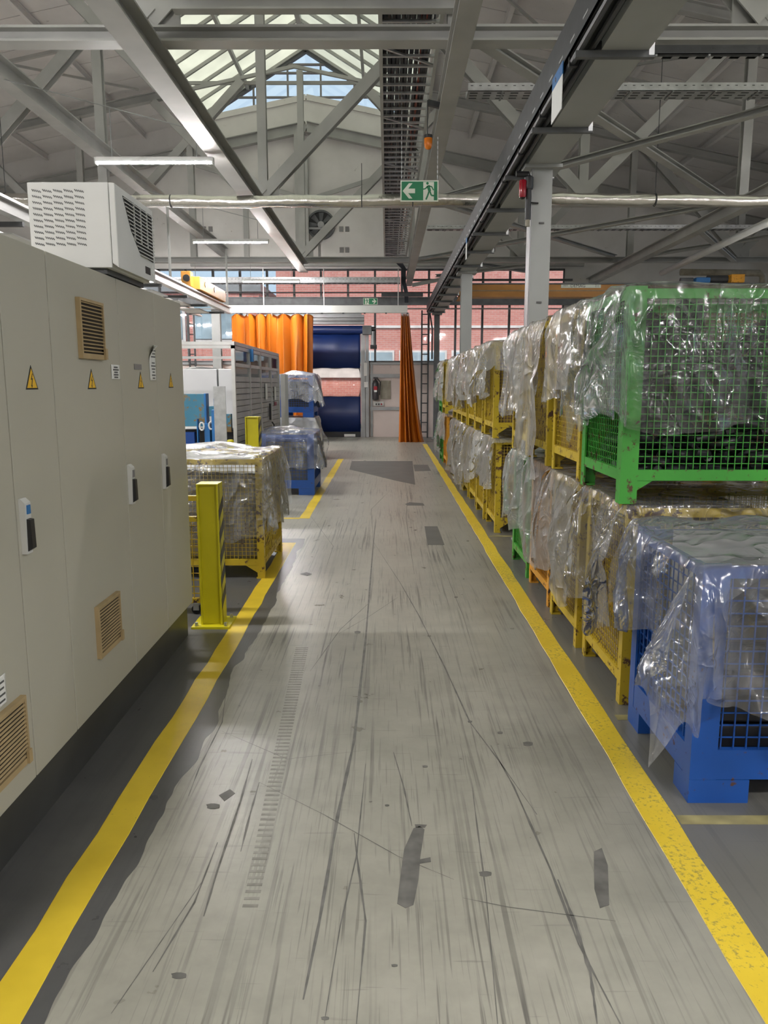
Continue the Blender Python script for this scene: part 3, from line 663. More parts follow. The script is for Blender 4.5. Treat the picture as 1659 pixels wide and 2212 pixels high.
# drop at the end of the tray
MB().tube([(1.27, 23.6, BZ0 + .02), (1.33, 23.72, 3.45), (1.36, 23.8, 3.3), (1.36, 23.8, 2.4)], .025, 6).build('drop_pipe', 'dark', t)
for (y, h, wl, lab) in [(5.6, .30, .33, 'white sheet with blue top strip hung on the cable tray nearby'), (11.9, .36, .16, 'narrow white sheet with blue top hung further along the cable tray')]:
    t = thing('hanging_sheet', lab, 'sheet', (TX0 - .01, y, BZ0 - .2))
    MB().box(TX0 - .012, y, BZ0 - .24, TX0 - .008, y + wl, BZ0 - .02).build('sheet', 'paper', t); MB().box(TX0 - .013, y, BZ0 - .02, TX0 - .007, y + wl, BZ0 + .06).build('top_strip', 'machine_blue', t)

# red air filter unit on the first column
p = atY(1128, 405, 7.86)
t = thing('air_filter_unit', 'black air regulator with red transparent bowl beside the column head', 'air filter', (p.x, 7.85, p.z))
MB().tube([(1.24, 7.85, p.z + .12), (p.x + .05, 7.85, p.z + .12), (p.x + .06, 7.85, p.z + .08)], .028, 8).build('elbow', 'black', t)
MB().lathe((p.x + .06, 7.85, p.z - .02), [(.04, 0), (.045, .02), (.045, .11), (.03, .12)], 12).build('regulator_body', 'black', t, smooth='auto')
b = MB().lathe((p.x, 7.83, p.z - .10), [(.028, 0), (.034, .02), (.036, .15), (.03, .16)], 14).build('filter_bowl', 'red', t, smooth='auto')
MB().lathe((p.x, 7.83, p.z - .115), [(.012, 0), (.03, .015)], 12).build('bowl_cap', 'black', b)
MB().cyl((p.x + .06, 7.85, p.z - .02), (p.x + .06, 7.85, p.z - .30), .028, n=10).build('down_pipe', 'black', t, smooth='auto')
MB().cyl((p.x + .06, 7.85, p.z - .30), (p.x + .06, 7.85, p.z - .36), .022, n=10).build('coupling', 'board', t, smooth='auto')
MB().cyl((p.x + .06, 7.85, p.z - .14), (p.x + .16, 7.86, p.z - .145), .008, n=6).build('lever', 'black', t)

# big cable ladder over the aisle
t = thing('cable_ladder', 'long overhead cable ladder full of thick black cables above the aisle', 'cable ladder', (.2, 13, 5.0))
LX0, LX1, LZ = -.07, .54, CH + .36
for x in (LX0, LX1): MB().box(x - .02, 2.0, LZ, x + .02, 23.2, LZ + .11).build('side_rail', 'steel', t)
for i in range(70):
    y = 4.0 + i * .275; MB().box(LX0, y - .018, LZ + .005, LX1, y + .018, LZ + .03).build('rung', 'galv', t)
for i in range(9): 
    y = 4.6 + i * 2.2; MB().bar((LX0, y, LZ + .02), (LX1, y + .5, LZ + .02), .03, .02).build('cross_brace', 'galv', t)
rr = random.Random(8)
for k in range(10):
    x = LX0 + .045 + k * .048 + (0 if k < 7 else .015); ye = 23 if k < 8 else 13
    path = [(x + rr.uniform(-.008, .008), 2 + i * (ye - 2) / 18, LZ + .065 + rr.uniform(-.004, .008)) for i in range(19)]
    MB().tube(path, .0245, 6).build('cable', 'cable', t, smooth=True)
for k in range(4):
    path = [(.36 + .03 * k + rr.uniform(-.03, .03), 7 + i * .8, LZ + .045 + rr.uniform(-.005, .02)) for i in range(20)]
    MB().tube(path, .010, 5).build('thin_cable', 'redcable' if k < 2 else 'cable', t, smooth=True)

# crosswise perforated trays on the right, and a hanger
def perf_tray(lab, y, z, x0, x1, w, mat='galv', h=.09):
    t = thing('perforated_tray', lab, 'cable tray', (x0, y, z))
    m = MB(); m.box(x0, y, z, x1, y + .006, z + h); m.box(x0, y, z, x1, y + w, z + .006); m.box(x0, y + w, z, x1, y + w + .006, z + h); m.build('channel', mat, t)
    nn = int((x1 - x0) / .10); m = MB()
    for i in range(nn): m.box(x0 + .03 + i * .1, y - .002, z + h * .62, x0 + .06 + i * .1, y, z + h * .70)
    for i in range(int((x1 - x0) / .16)):
        for k in range(3): m.box(x0 + .03 + i * .16, y + .05 + k * w * .3, z - .002, x0 + .12 + i * .16, y + .08 + k * w * .3, z)
    m.build('perforation', 'dark', t, kind='stuff')
    for i in range(int((x1 - x0) / .5)): MB().box(x0 + .4 + i * .5, y, z - .015, x0 + .42 + i * .5, y + w, z).build('tray_rib', 'tin', t)
perf_tray('galvanised perforated tray running crosswise between column and nearest truss', 9.75, CH + .1975, .95, 11, .28)
perf_tray('dark perforated strut under the nearest truss right of the runway beam', 7.86, CH - .14, 1.62, 6.05, .05, 'tray', .08)
perf_tray('silver perforated tray crossing in front of the window wall', 22.9, 4.52, -7.2, .38, .34, 'galv', .16)
perf_tray('dim perforated tray crossing the right roof bay far behind the pipe', 18.2, CH + .25, .9, 11, .2)
t = thing('perforated_hanger', 'dark perforated hanger post dropping from truss to runway beam', 'hanger', (1.70, 7.9, BZ1))
MB().box(1.66, 7.84, BZ1 + .05, 1.75, 7.9, CH - .139).build('channel', 'tray', t)
for i in range(9): MB().box(1.69, 7.836, BZ1 + .1 + i * .066, 1.715, 7.84, BZ1 + .125 + i * .066).build('hole', 'black', t)
MB().box(1.36, 7.84, BZ1 + .02, 1.75, 7.9, BZ1 + .05).build('foot_plate', 'tray', t)
# channel bolted above the nearest truss chord
o = MB().ibeam((-1.98, 7.8, CH + .27), (.70, 7.8, CH + .27), .12, .13, .02).build('bolted_channel', 'steel', org=(-.6, 7.8, CH + .27)); tag(o, 'grey steel channel lying on the nearest truss chord over the aisle', 'beam')

# foil-wrapped pipe
rr = random.Random(3); path = []; rad = []
for i in range(121):
    x = -8 + i * 19.5 / 120; path.append((x, 12.75, 4.50 + .018 * sin(x * .7) + .007 * sin(x * 3.1))); rad.append(.087 + .006 * rr.uniform(-1, 1) + (.006 if i % 6 == 0 else 0))
t = thing('insulated_pipe', 'silver foil wrapped pipe crossing the whole hall under the roof', 'pipe', (0, 12.75, 4.4))
MB().tube(path, rad, 14).build('foil_wrap', 'foil', t, smooth=True)
for x in (-6, -3.4, -.4, .4, 2.3, 4.2, 6.0, 8): MB().tube([(x, 12.75 + .096 * cos(a), 4.50 + .018 * sin(x * .7) + .096 * sin(a)) for a in [k * pi / 8 for k in range(17)]], .008, 5).build('pipe_strap', 'dark', t)
for x in (-6, -.4, 4.2, 8): MB().cyl((x, 12.75, 4.59), (x, 12.75, roof_z(x) - .3 if x < -5.9 or x > 1.1 else CH + .2), .006, n=5).build('hanger_rod', 'dark', t)
# off-white pipes in the far right roof corner
t = thing('heating_pipe', 'thick pale heating pipe with bend above the blue crane trolley', 'pipe', (8.5, 20.5, 4.7))
a = atY(1470, 588, 20.5); b = atY(1640, 590, 20.5)
MB().tube([a, a.lerp(b, .5), b, b + Vector((.1, 0, -.08)), b + Vector((.12, 0, -.35))], .085, 10).build('pipe_run', 'board', t, smooth=True)
MB().tube([atY(1430, 590, 20.0), atY(1659, 480, 14)], .07, 10).build('pipe_run', 'offwhite', t, smooth=True)

# ---------------------------------------------------------------- lamps
def led(x, y, z, lab, group, rod=True, on=True):
    t = thing('led_tube_lamp', lab, 'lamp', (x, y, z), group)
    MB().box(x - .75, y - .034, z - .008, x + .75, y + .034, z + .05).build('housing', 'white', t)
    m = MB(); n = 8
    n = 14; pts = [(x - .745, y + .036 * cos(pi * 1.08 + .84 * pi * k / n), z + .030 * sin(pi * 1.08 + .84 * pi * k / n)) for k in range(n + 1)]
    m.prism(pts, (1.49, 0, 0)).build('diffuser', 'led', t, smooth='auto')
    for s in (-1, 1): MB().box(x + s * .76 - .01, y - .04, z - .036, x + s * .76 + .01, y + .04, z + .045).build('end_cap', 'white', t)
    if rod:
        slung = abs(x + 3.1) < .2 and abs(y - 21.45) > .1; c0, c1 = Vector((-4.90, y, 5.492)), Vector((-2.36, y, 4.853))
        if slung: MB().cyl(c0, c1, .007, n=6).build('slung_cable', 'tin', t)
        for s in (-1, 1):
            xw = x + s * .55; zt_ = CH + .012 if abs(y - 21.45) < .1 else c0.z + (c1.z - c0.z) * (xw - c0.x) / (c1.x - c0.x) if slung else roof_z(xw) + .001
            MB().cyl((xw, y, z + .045), (xw, y, zt_), .006, n=5, caps=False).build('suspension_wire', 'tin', t)
led(-3.02, 10.6, 4.5, 'lit white tube lamp above the air conditioner', 'lamps')
led(-3.17, 16.3, 4.5, 'lit white tube lamp behind the silver foil pipe', 'lamps')
led(-3.12, 21.45, 4.38, 'lit white tube lamp over the orange curtain', 'lamps')
led(-5.7, 21.45, 4.38, 'lit white tube lamp beside the orange hoist by the far windows', 'lamps')
for y in (4.9, -.8): led(-3.05, y, 4.5, 'lit white tube lamp in the cabinet side lamp row', 'lamps on the cabinet side')
for y in (-.8, 4.9, 10.6): led(7.6, y, 4.4, 'lit white tube lamp in the lamp row beyond the stacked boxes', 'lamps beyond the boxes')
for y in (-.8, -5.2): led(2.9, y, 4.75, 'added unseen tube lamp lighting the fronts of the boxes', 'added lamps behind the camera')  # added out of view behind the camera to brighten the near box faces
for y in (4.9, 10.6, 16.3): led(-9.0, y, 4.5, 'lit white tube lamp over the machines behind the cabinets', 'lamps over the machines')

# ---------------------------------------------------------------- hanging signs and beacon
def runner(m, ox, oz, s, y, thick=.002, flip=1):
    def limb(pts, w):
        for (a, b), (c, d) in zip(pts[:-1], pts[1:]): m.bar((ox + flip * a * s, y, oz + b * s), (ox + flip * c * s, y, oz + d * s), thick, w * s, (0, 1, 0)) if False else m.bar((ox + flip * a * s, y, oz + b * s), (ox + flip * c * s, y, oz + d * s), w * s, thick, (0, 1, 0))
    m.cyl((ox - flip * .06 * s, y - thick / 2, oz + .36 * s), (ox - flip * .06 * s, y + thick / 2, oz + .36 * s), .065 * s, n=14)
    limb([(-.03, .26), (.06, -.02)], .15)
    limb([(-.05, .22), (-.17, .10), (-.30, .08)], .06); limb([(.0, .24), (.16, .20), (.25, .03)], .06)
    limb([(.03, -.0), (-.04, -.22), (-.13, -.42)], .08); limb([(.06, 0), (.14, -.22), (.36, -.24)], .075)
def exit_sign(name, lab, c, w, h, arrow_left, chains, top):
    x, y, z = c; t = thing(name, lab, 'exit sign', (x, y, z))
    MB().box(x - w / 2, y, z - h / 2, x + w / 2, y + .012, z + h / 2).build('sign_board', 'sign_pale', t)
    e = .03 * w; MB().box(x - w / 2 + e, y - .002, z - h / 2 + e, x + w / 2 - e, y, z + h / 2 - e).build('green_face', 'sign_green', t)
    f = 1 if arrow_left else -1
    dx = x + f * w * .24; MB().box(dx - w * .14, y - .004, z - h * .46, dx + w * .14, y - .002, z + h * .42).build('doorway', 'sign_pale', t)
    m = MB(); runner(m, dx, z - h * .0, h * .98, y - .005, .002, 1); m.build('running_figure', 'sign_green', t)
    ax = x - f * w * .26; k = h * .36
    P = [(-1.05, 0), (-.1, 1), (.45, 1), (-.2, .3), (.85, .3), (.85, -.3), (-.2, -.3), (.45, -1), (-.1, -1)]
    MB().prism([(ax + f * a * k * .9, y - .0045, z + b * k) for a, b in P], (0, .002, 0)).build('arrow', 'sign_pale', t)
    for s in (-1, 1) if chains else ():
        m = MB(); zz = z + h / 2; i = 0; xx = x + s * w * .47; end = CH - .228 if s > 0 else top
        while zz < end - .028:
            if i % 2: m.box(xx - .006, y + .004, zz, xx + .006, y + .008, zz + .032)
            else: m.box(xx - .002, y, zz, xx + .002, y + .012, zz + .032)
            zz += .028; i += 1
        m.build('chain', 'galv', t)
p = atY(906, 412.5, 10.0)
exit_sign('exit_sign', 'green hanging exit sign with arrow pointing left on chains', (p.x, 10.0, p.z), .468, .247, True, True, LZ + .01)
p = atY(800, 651, 22.21)
exit_sign('exit_sign', 'small distant green exit sign with arrow pointing right above the curtain rail', (p.x, 22.21, p.z), .40, .185, False, False, 0)
p = atY(925, 307, 9.4)
t = thing('warning_beacon', 'amber warning beacon lamp hanging beside the cable ladder', 'beacon', (p.x, 9.4, p.z))
MB().lathe((p.x, 9.4, p.z - .08), [(.01, 0), (.03, .008), (.042, .03), (.047, .06), (.047, .12)], 18).build('amber_dome', 'amber', t, smooth='auto')
MB().lathe((p.x, 9.4, p.z + .04), [(.05, 0), (.05, .035)], 18).build('base_cap', 'black', t)
MB().cyl((p.x - .01, 9.4, p.z + .07), (p.x - .01, 9.4, CH - .02), .006, n=6).build('stem', 'dark', t)
MB().bar((p.x - .01, 9.4, p.z + .42), (.6, 9.4, CH - .08), .05, .06).build('bracket', 'dark', t)

# light crane rail on the machine side with its orange hoist
t = thing('crane_rail', 'silver aluminium crane rail running over the machines on the left', 'crane rail', (-4.0, 13, 3.5))
RX = -4.02; RZ = 3.5
MB().ibeam((RX, 6, RZ), (RX, 20.2, RZ), .12, .17, .03).build('rail_profile', 'alu', t)
MB().ibeam((RX - .75, 6, RZ - .08), (RX - .75, 20.2, RZ - .08), .10, .14, .03).build('rail_profile', 'alu', t)
for i in range(8): MB().box(RX - .8, 7 + i * 1.75, RZ - .16, RX + .06, 7.05 + i * 1.75, RZ - .11).build('cross_bar', 'dark', t)
for i in range(7): MB().box(RX - .62, 7.3 + i * 1.75, RZ - .19, RX - .2, 8.3 + i * 1.75, RZ - .17).build('light_panel', 'offwhite', t)
for y in (8, 14.8, 20.0): MB().cyl((RX, y, RZ + .08), (RX, y, CH), .025, n=8).build('hanger_rod', 'steel', t)
t = thing('orange_hoist', 'orange hoist trolley block on the silver crane rail', 'hoist', (RX, 18.0, RZ))
MB().box(RX - .10, 16.6, RZ + .10, RX + .12, 19.2, RZ + .36).build('body', 'crane', t, bevel=.01)
MB().box(RX - .22, 16.4, RZ + .14, RX - .02, 16.62, RZ + .44).build('motor', 'crane', t, bevel=.01)
MB().cyl((RX - .1, 16.36, RZ + .3), (RX - .1, 16.42, RZ + .3), .07, n=14).build('motor_cap', 'black', t)
for k in range(2): MB().cyl((RX + .1, 17.1 + k * .9, RZ + .25), (RX + .13, 17.1 + k * .9, RZ + .25), .06, n=12).build('wheel_hole', 'black', t)

# orange bridge crane on the right, lettered plate, trolley
GY = 19.0; g0, g1 = atY(983, 612, GY), atY(983, 640, GY)
t = thing('bridge_crane', 'orange brown bridge crane girder with maker plate crossing behind the column', 'crane', (1.72, GY, g1.z))
MB().box(1.72, GY, g1.z, 11.6, GY + .3, g0.z - .03).build('girder', 'crane', t); MB().box(1.72, GY - .06, g0.z - .03, 11.6, GY + .36, g0.z).build('top_flange', 'darkgrey', t)
MB().box(1.72, GY - .05, g1.z - .02, 11.6, GY + .35, g1.z + .02).build('bottom_flange', 'crane', t)
zz = atY(1100, 628, GY).z; MB().box(1.72, GY - .012, zz - .012, 11.6, GY, zz + .012).build('conductor_strip', 'card_pale', t)
MB().box(1.72, GY - .5, g1.z - .02, 1.95, GY + .8, BZ0 - .05).build('end_carriage', 'crane', t)
a, b = atY(1212, 614, GY), atY(1296, 621, GY)
pl = MB().box(a.x, GY - .012, b.z - .01, b.x + .02, GY, a.z).build('maker_plate', 'sign_pale', t)
pz = (a.z + b.z) / 2 - .004
text('1977', .062, 'ink', pl, 'lettering', (a.x + .10, GY - .0135, pz), (pi / 2, 0, 0)); text('DEMAG', .10, 'black', pl, 'lettering', (a.x + .40, GY - .0135, pz), (pi / 2, 0, 0), .0015).scale = (1.05, 1, 1)
text('2 t', .078, 'ink', pl, 'lettering', (a.x + .85, GY - .0135, pz), (pi / 2, 0, 0))
a, b = atY(1500, 605, GY), atY(1530, 617, GY); q0, q1 = atY(1575, 594, GY), atY(1602, 617, GY)
h = thing('crane_trolley', 'blue and orange hoist trolley sitting on the bridge crane', 'hoist', (a.x, GY, g0.z))
MB().box(a.x, GY - .12, g0.z, b.x, GY + .4, a.z + .05).build('motor', 'machine_blue', h, bevel=.02); MB().box(q0.x, GY - .15, g0.z, q1.x, GY + .4, q0.z).build('control_box', 'orange', h, bevel=.01)
MB().cyl((b.x, GY + .1, g0.z + .1), (q0.x, GY + .1, g0.z + .1), .09, n=14).build('rope_drum', 'dark', h, smooth='auto')
MB().cyl((a.x - .3, GY + .1, g0.z + .08), (a.x, GY + .1, g0.z + .08), .06, n=12).build('brake', 'darkgrey', h, smooth='auto')

# ---------------------------------------------------------------- far end: door, curtains, rails, ladders
d = sempty('door_1', ((DX0 + DX1) / 2, WALL_Y, 0)); dy = WALL_Y - .12
zt = atY(720, 720, dy).z; zb1 = atY(720, 795, dy).z; zb0 = atY(720, 857, dy).z
xr = atY(779, 850, dy).x
def sheetp(name, mat, z0, z1):
    vs = []; fs = []; n = 40
    for j, z in enumerate((z0, z1)):
        for i in range(n + 1):
            x = DX0 + (xr - DX0) * i / n; vs.append((x, dy + .012 * sin(x * 9) * (1 if j else .4), z))
    for i in range(n): fs.append((i, i + 1, n + 2 + i, n + 1 + i))
    o = MB().add(vs, fs).build(name, mat, d, smooth=True); s = o.modifiers.new('thick', 'SOLIDIFY'); s.thickness = .004
sheetp('door_sheet', 'doorblue', .16, zb0); sheetp('door_sheet', 'doorblue', zb1, zt + .02); sheetp('vision_panel', 'door_film', zb0, zb1)
MB().box(DX0, dy - .03, .0, xr, dy + .03, .17).build('bottom_bar', 'black', d)
a = atY(754, 941, dy); MB().box(a.x - .15, dy - .036, a.z - .03, a.x + .2, dy - .03, a.z + .05).build('bar_label', 'paper', d)
MB().cyl((DX0, dy, zt + .10), (xr + .1, dy, zt + .10), .13, n=20).build('roller', 'doorblue', d, smooth='auto')
for k, z in enumerate((zt + .26, zt + .36, zt + .46)): MB().box(DX0 - .1, dy - .16, z, xr + .12, dy + .1, z + .085).build('header_slat', 'tin', d)
gx0, gx1 = atY(780, 900, dy).x, atY(797, 900, dy).x
MB().box(gx0, dy - .06, 0, gx0 + (gx1 - gx0) * .55, dy + .08, zt + .03).build('guide_rail', 'tin', d); MB().box(gx0 + (gx1 - gx0) * .6, dy - .05, 0, gx1, dy + .08, zt + .03).build('guide_rail', 'tin', d)
MB().box(DX0 - .25, dy - .06, 0, DX0, dy + .08, zt + .03).build('guide_rail', 'tin', d)
mo = MB().box(gx0 + .06, dy - .22, zt - .05, gx0 + .34, dy - .06, zt + .22).build('motor', 'darkgrey', d, bevel=.01)
MB().cyl((gx0 + .34, dy - .14, zt + .12), (gx0 + .46, dy - .14, zt + .12), .07, n=14).build('gear', 'black', mo, smooth='auto')
MB().cyl((gx0 + .38, dy - .14, zt + .05), (gx0 + .38, dy - .14, zt - .38), .06, n=14).build('motor_can', 'tin', mo, smooth='auto')
MB().box(gx0 + .3, dy - .2, zt - .48, gx0 + .5, dy - .08, zt - .36).build('junction_box', 'black', mo)
MB().box(gx0 + .1, dy - .075, 1.9, gx0 + .2, dy - .06, 2.3).build('door_sticker', 'paper', d); MB().box(gx0 + .1, dy - .075, 1.55, gx0 + .22, dy - .06, 1.72).build('door_switch', 'paper', d)

def pleated(name, lab, x0t, x1t, x0b, x1b, y, z0, z1, folds, amp_t, amp_b, seed, n=160, m=30):
    rr = random.Random(seed); ph = rr.uniform(0, 6); vs = []; fs = []
    for j in range(m + 1):
        f = j / m; z = z0 + (z1 - z0) * f; g = f ** .7
        xa, xb = x0b + (x0t - x0b) * g, x1b + (x1t - x1b) * g; am = amp_b + (amp_t - amp_b) * f
        for i in range(n + 1):
            u = i / n; w = folds * 2 * pi * u + ph + .8 * sin(3.1 * u * pi + seed)
            yy = y + am * sin(w) + am * .3 * sin(1.7 * w + 1.3 * f * 3) + .03 * noise.noise((u * 9, f * 5, seed))
            xx = xa + (xb - xa) * u + .4 * am * sin(w * 2) * .5
            vs.append((xx, yy, z - (.05 * max(0, sin(w)) * (1 if j == m else 0))))
    for j in range(m):
        for i in range(n): k = j * (n + 1) + i; fs.append((k, k + 1, k + n + 2, k + n + 1))
    t = thing(name, lab, 'curtain', ((x0b + x1b) / 2, y, z0))
    MB().add(vs, fs).build('curtain_sheet', 'curtain', t, smooth=True, fix=False)
    k = max(3, int(folds)); 
    for i in range(k):
        x = x0t + (x1t - x0t) * (i + .5) / k; MB().box(x - .02, y - .01, z1 - .05, x + .02, y + .01, pl(600, 676).z + .001).build('curtain_hook', 'galv', t)
CYv = 22.3
pl = lambda u, v: atY(u, v, CYv)
zc1 = pl(600, 679).z
pleated('strip_curtain', 'wide orange welding curtain hanging beside the blue door', pl(498, 690).x, pl(676, 690).x, pl(505, 900).x, pl(672, 900).x, CYv, .03, zc1, 7, .12, .12, 3)
pleated('strip_curtain', 'narrow gathered orange welding curtain near the wall ladder', pl(866, 690).x, pl(884, 690).x, pl(861, 950).x, pl(917, 950).x, CYv, .0, zc1, 5, .06, .13, 9, 90)
t = thing('curtain_rail', 'pale grey box beam from which both orange curtains hang', 'beam', (-2, CYv, 3.7))
a, b = pl(490, 661), pl(880, 676)
MB().box(a.x, CYv - .08, b.z, b.x, CYv + .08, a.z + .01).build('rail_beam', 'offwhite', t)
for i in range(9): MB().box(a.x + .25 + i * .6, CYv - .1, b.z - .028, a.x + .3 + i * .6, CYv - .02, b.z).build('rail_stop', 'dark', t)
for u in (570, 700, 860): p = pl(u, 668); MB().cyl((p.x, CYv, a.z), (p.x, CYv, CH), .012, n=6).build('drop_rod', 'offwhite', t)

for (v0, v1, x0, x1, y, lab) in [(642, 659, -8.5, 6.0, 24.1, 'dark grey steel beam crossing the whole far window wall'), (603, 607, .7, 5.6, 24.15, 'thin blue grey rail across the upper far windows')]:
    a, b = atY(836, v0, y), atY(836, v1, y); o = MB().ibeam((x0, y, (a.z + b.z) / 2), (x1, y, (a.z + b.z) / 2), .14, a.z - b.z, .02).build('crane_rail_beam', 'darkgrey', org=(x0, y, b.z)); tag(o, lab, 'beam')
for v, lab in [(632, 'thin dark pipe crossing the upper far windows'), (667, 'thin grey pipe crossing below the far window beam')]:
    a = atY(836, v, 24.0); o = MB().cyl((-8.5, 24.0, a.z), (6, 24.0, a.z), .022, n=6).build('wall_pipe', 'dark' if v < 650 else 'tin', org=(-8.5, 24, a.z)); tag(o, lab, 'pipe')
a = atY(890, 616, 23.5); b = atY(990, 596, 23.5); o = MB().bar(a, b, .08, .10).build('slanted_strut', 'steel', org=a); tag(o, 'grey slanted strut before the far windows beside the runway beam', 'strut')
p = atY(880, 625, 23.0)
t = thing('cable_drop', 'black bundle of cables dropping at the end of the cable ladder', 'cables', (p.x, 23, 3.8))
for k in range(5): x0_, xk = LX0 + .045 + .048 * (k + 3) + (.015 if k == 4 else 0), .424 + .026 * k; MB().tube([(x0_, 22.998, LZ + .065), (x0_, 23.06, LZ + .055), (x0_ + .3 * (xk - x0_), 23.12, LZ - .05), (xk, 23.12, 4.95), (xk, 23.08, 4.55), (p.x - .08 + .02 * k, 23.0, 4.3), (p.x - .06 + .02 * k, 23.05, 3.98)], .018, 6).build('cable', 'cable', t, smooth=True)
MB().box(p.x - .75, 22.95, 4.15, p.x + .45, 23.1, 4.24).build('cable_trough', 'dark', t)

def ladder(name, lab, u0, u1, y, z0, z1, nr):
    x0, x1 = atY(u0, 750, y).x, atY(u1, 750, y).x; t = thing(name, lab, 'ladder', ((x0 + x1) / 2, y, z0))
    for x in (x0, x1): MB().box(x - .022, y - .03, z0, x + .022, y + .03, z1).build('stile', 'dark', t)
    for i in range(nr): z = z0 + (i + .6) * (z1 - z0) / nr; MB().cyl((x0, y, z), (x1, y, z), .018, n=6).build('rung', 'dark', t)
    for z in (z0 + .5, z1 - .4): MB().box(x0 - .02, y, z, x0 + .02, WALL_Y, z + .03).build('wall_bracket', 'dark', t)
    return t
ladder('wall_ladder', 'dark steel ladder on the far wall beside the narrow orange curtain', 911, 925, 24.1, 0, 3.86, 13)
ladder('wall_ladder', 'dark steel ladder on the far wall behind the machine enclosure', 409, 421, 24.1, 0, 3.86, 13)
x = atY(465, 700, 24.1).x; o = MB().ibeam((x, 24.272, 0), (x, 24.272, 4.4), .26, .2, .03, (0, 1, 0)).build('wall_column', 'column', org=(x, 24.272, 0)); tag(o, 'pale grey wall column between the left far windows', 'column')

t = thing('fire_extinguisher', 'dark fire extinguisher with red label on the pink far wall', 'fire extinguisher', atY(811, 860, 24.3))
a = atY(811, 868, 24.3) + Vector((0, 0, .26))
MB().box(a.x - .04, 24.42, a.z + .1, a.x + .04, WALL_Y + .001, a.z + .3).build('wall_bracket', 'black', t)
MB().lathe((a.x, 24.33, a.z - .22), [(.03, 0), (.095, .03), (.10, .08), (.10, .52), (.07, .60), (.03, .63), (.03, .68)], 18).build('cylinder', 'extinguisher', t, smooth='auto')
MB().box(a.x - .06, 24.24, a.z + .45, a.x + .08, 24.36, a.z + .5).build('valve_handle', 'black', t); MB().box(a.x - .05, 24.225, a.z + .1, a.x + .06, 24.24, a.z + .22).build('label_band', 'red', t); MB().box(a.x - .04, 24.223, a.z + .04, a.x + .05, 24.238, a.z + .1).build('label_text', 'paper', t)
MB().tube([(a.x + .06, 24.3, a.z + .46), (a.x + .15, 24.3, a.z + .35), (a.x + .13, 24.3, a.z - .05)], .015, 6).build('hose', 'black', t)
a, b = atY(822, 822, WALL_Y), atY(844, 862, WALL_Y)
o = MB().box(a.x, WALL_Y - .03, b.z, b.x, WALL_Y - .005, a.z).build('notice_board', 'board', org=(a.x, WALL_Y - .02, b.z)); tag(o, 'brown stained board on the wall beside the fire extinguisher', 'board')
a = atY(815, 873, WALL_Y)
t = thing('switch_box', 'small pale switch box with red and black buttons below the extinguisher', 'switch', (a.x, WALL_Y - .04, a.z))
MB().box(a.x - .12, WALL_Y - .07, a.z - .05, a.x + .2, WALL_Y - .002, a.z + .08).build('case', 'offwhite', t)
for k, mt in enumerate(('black', 'black', 'red')): MB().cyl((a.x - .03 + k * .08, WALL_Y - .07, a.z), (a.x - .03 + k * .08, WALL_Y - .09, a.z), .028, n=10).build('button', mt, t)

# axial fan in the gable
a = atY(694, 487, WALL_Y)
t = thing('wall_fan', 'round dark extractor fan set in the white far gable', 'fan', (a.x, WALL_Y, a.z))
R = .43
m = MB(); nn = 32; vs = []; fs = []
for k in range(nn):
    an = 2 * pi * k / nn
    for r, yy in ((R, -.02), (R, -.12), (R * .88, -.12), (R * .88, -.02)): vs.append((a.x + r * cos(an), WALL_Y + yy, a.z + r * sin(an)))
for k in range(nn):
    for j in range(4): fs.append((k * 4 + j, k * 4 + (j + 1) % 4, ((k + 1) % nn) * 4 + (j + 1) % 4, ((k + 1) % nn) * 4 + j))
m.add(vs, fs).build('ring', 'darkgrey', t, smooth='auto')
MB().cyl((a.x, WALL_Y - .02, a.z), (a.x, WALL_Y - .005, a.z), R * .88, n=32).build('duct_back', 'black', t)
MB().cyl((a.x, WALL_Y - .14, a.z), (a.x, WALL_Y - .02, a.z), .10, n=16).build('hub', 'tin', t, smooth='auto')
for k in range(8):
    an = 2 * pi * k / 8; c, s = cos(an), sin(an)
    P = [(.08, -.03), (.36, -.09), (.37, .07), (.08, .04)]
    MB().prism([(a.x + r * c - w * s, WALL_Y - .05 + w * .3, a.z + r * s + w * c) for r, w in P], (0, -.006, 0)).build('blade', 'darkgrey', t)
MB().box(a.x - R * .9, WALL_Y - .14, a.z - .14, a.x + R * .9, WALL_Y - .10, a.z - .08).build('support_bar', 'tin', t)

# ---------------------------------------------------------------- control cabinets
FX = -1.29; CZ0, CZ1 = .22, 2.15
ZB = [1.84, 2.64, 3.02, 3.79, 4.38, 4.95]
clab = ['beige control cabinet with tan lower grille and white label beside the aisle', 'narrow beige control cabinet with black handle and blue tag', 'wide beige control cabinet with two tan vent grilles', 'beige control cabinet carrying a curling paper strip and grey plate', 'beige end control cabinet next to the yellow bollard']
def handle(parent, y, zc, h, blue=False):
    o = MB().prism([(FX, y, zc - h / 2), (FX + .018, y, zc - h / 2), (FX + .022, y, zc + h * .42), (FX + .006, y, zc + h / 2), (FX, y, zc + h / 2)], (0, .045, 0)).build('handle', 'offwhite', parent)
    MB().prism([(FX + .014, y + .008, zc - h * .47), (FX + .036, y + .008, zc - h * .40), (FX + .034, y + .008, zc + h * .12), (FX + .014, y + .008, zc + h * .14)], (0, .030, 0)).build('grip', 'black', o)
    if blue: MB().box(FX + .014, y + .012, zc + h * .22, FX + .0255, y + .036, zc + h * .38).build('blue_tag', 'machine_blue', o)
    else: MB().box(FX + .014, y + .012, zc + h * .18, FX + .0255, y + .036, zc + h * .36).build('lock_cap', 'grey_plate', o)
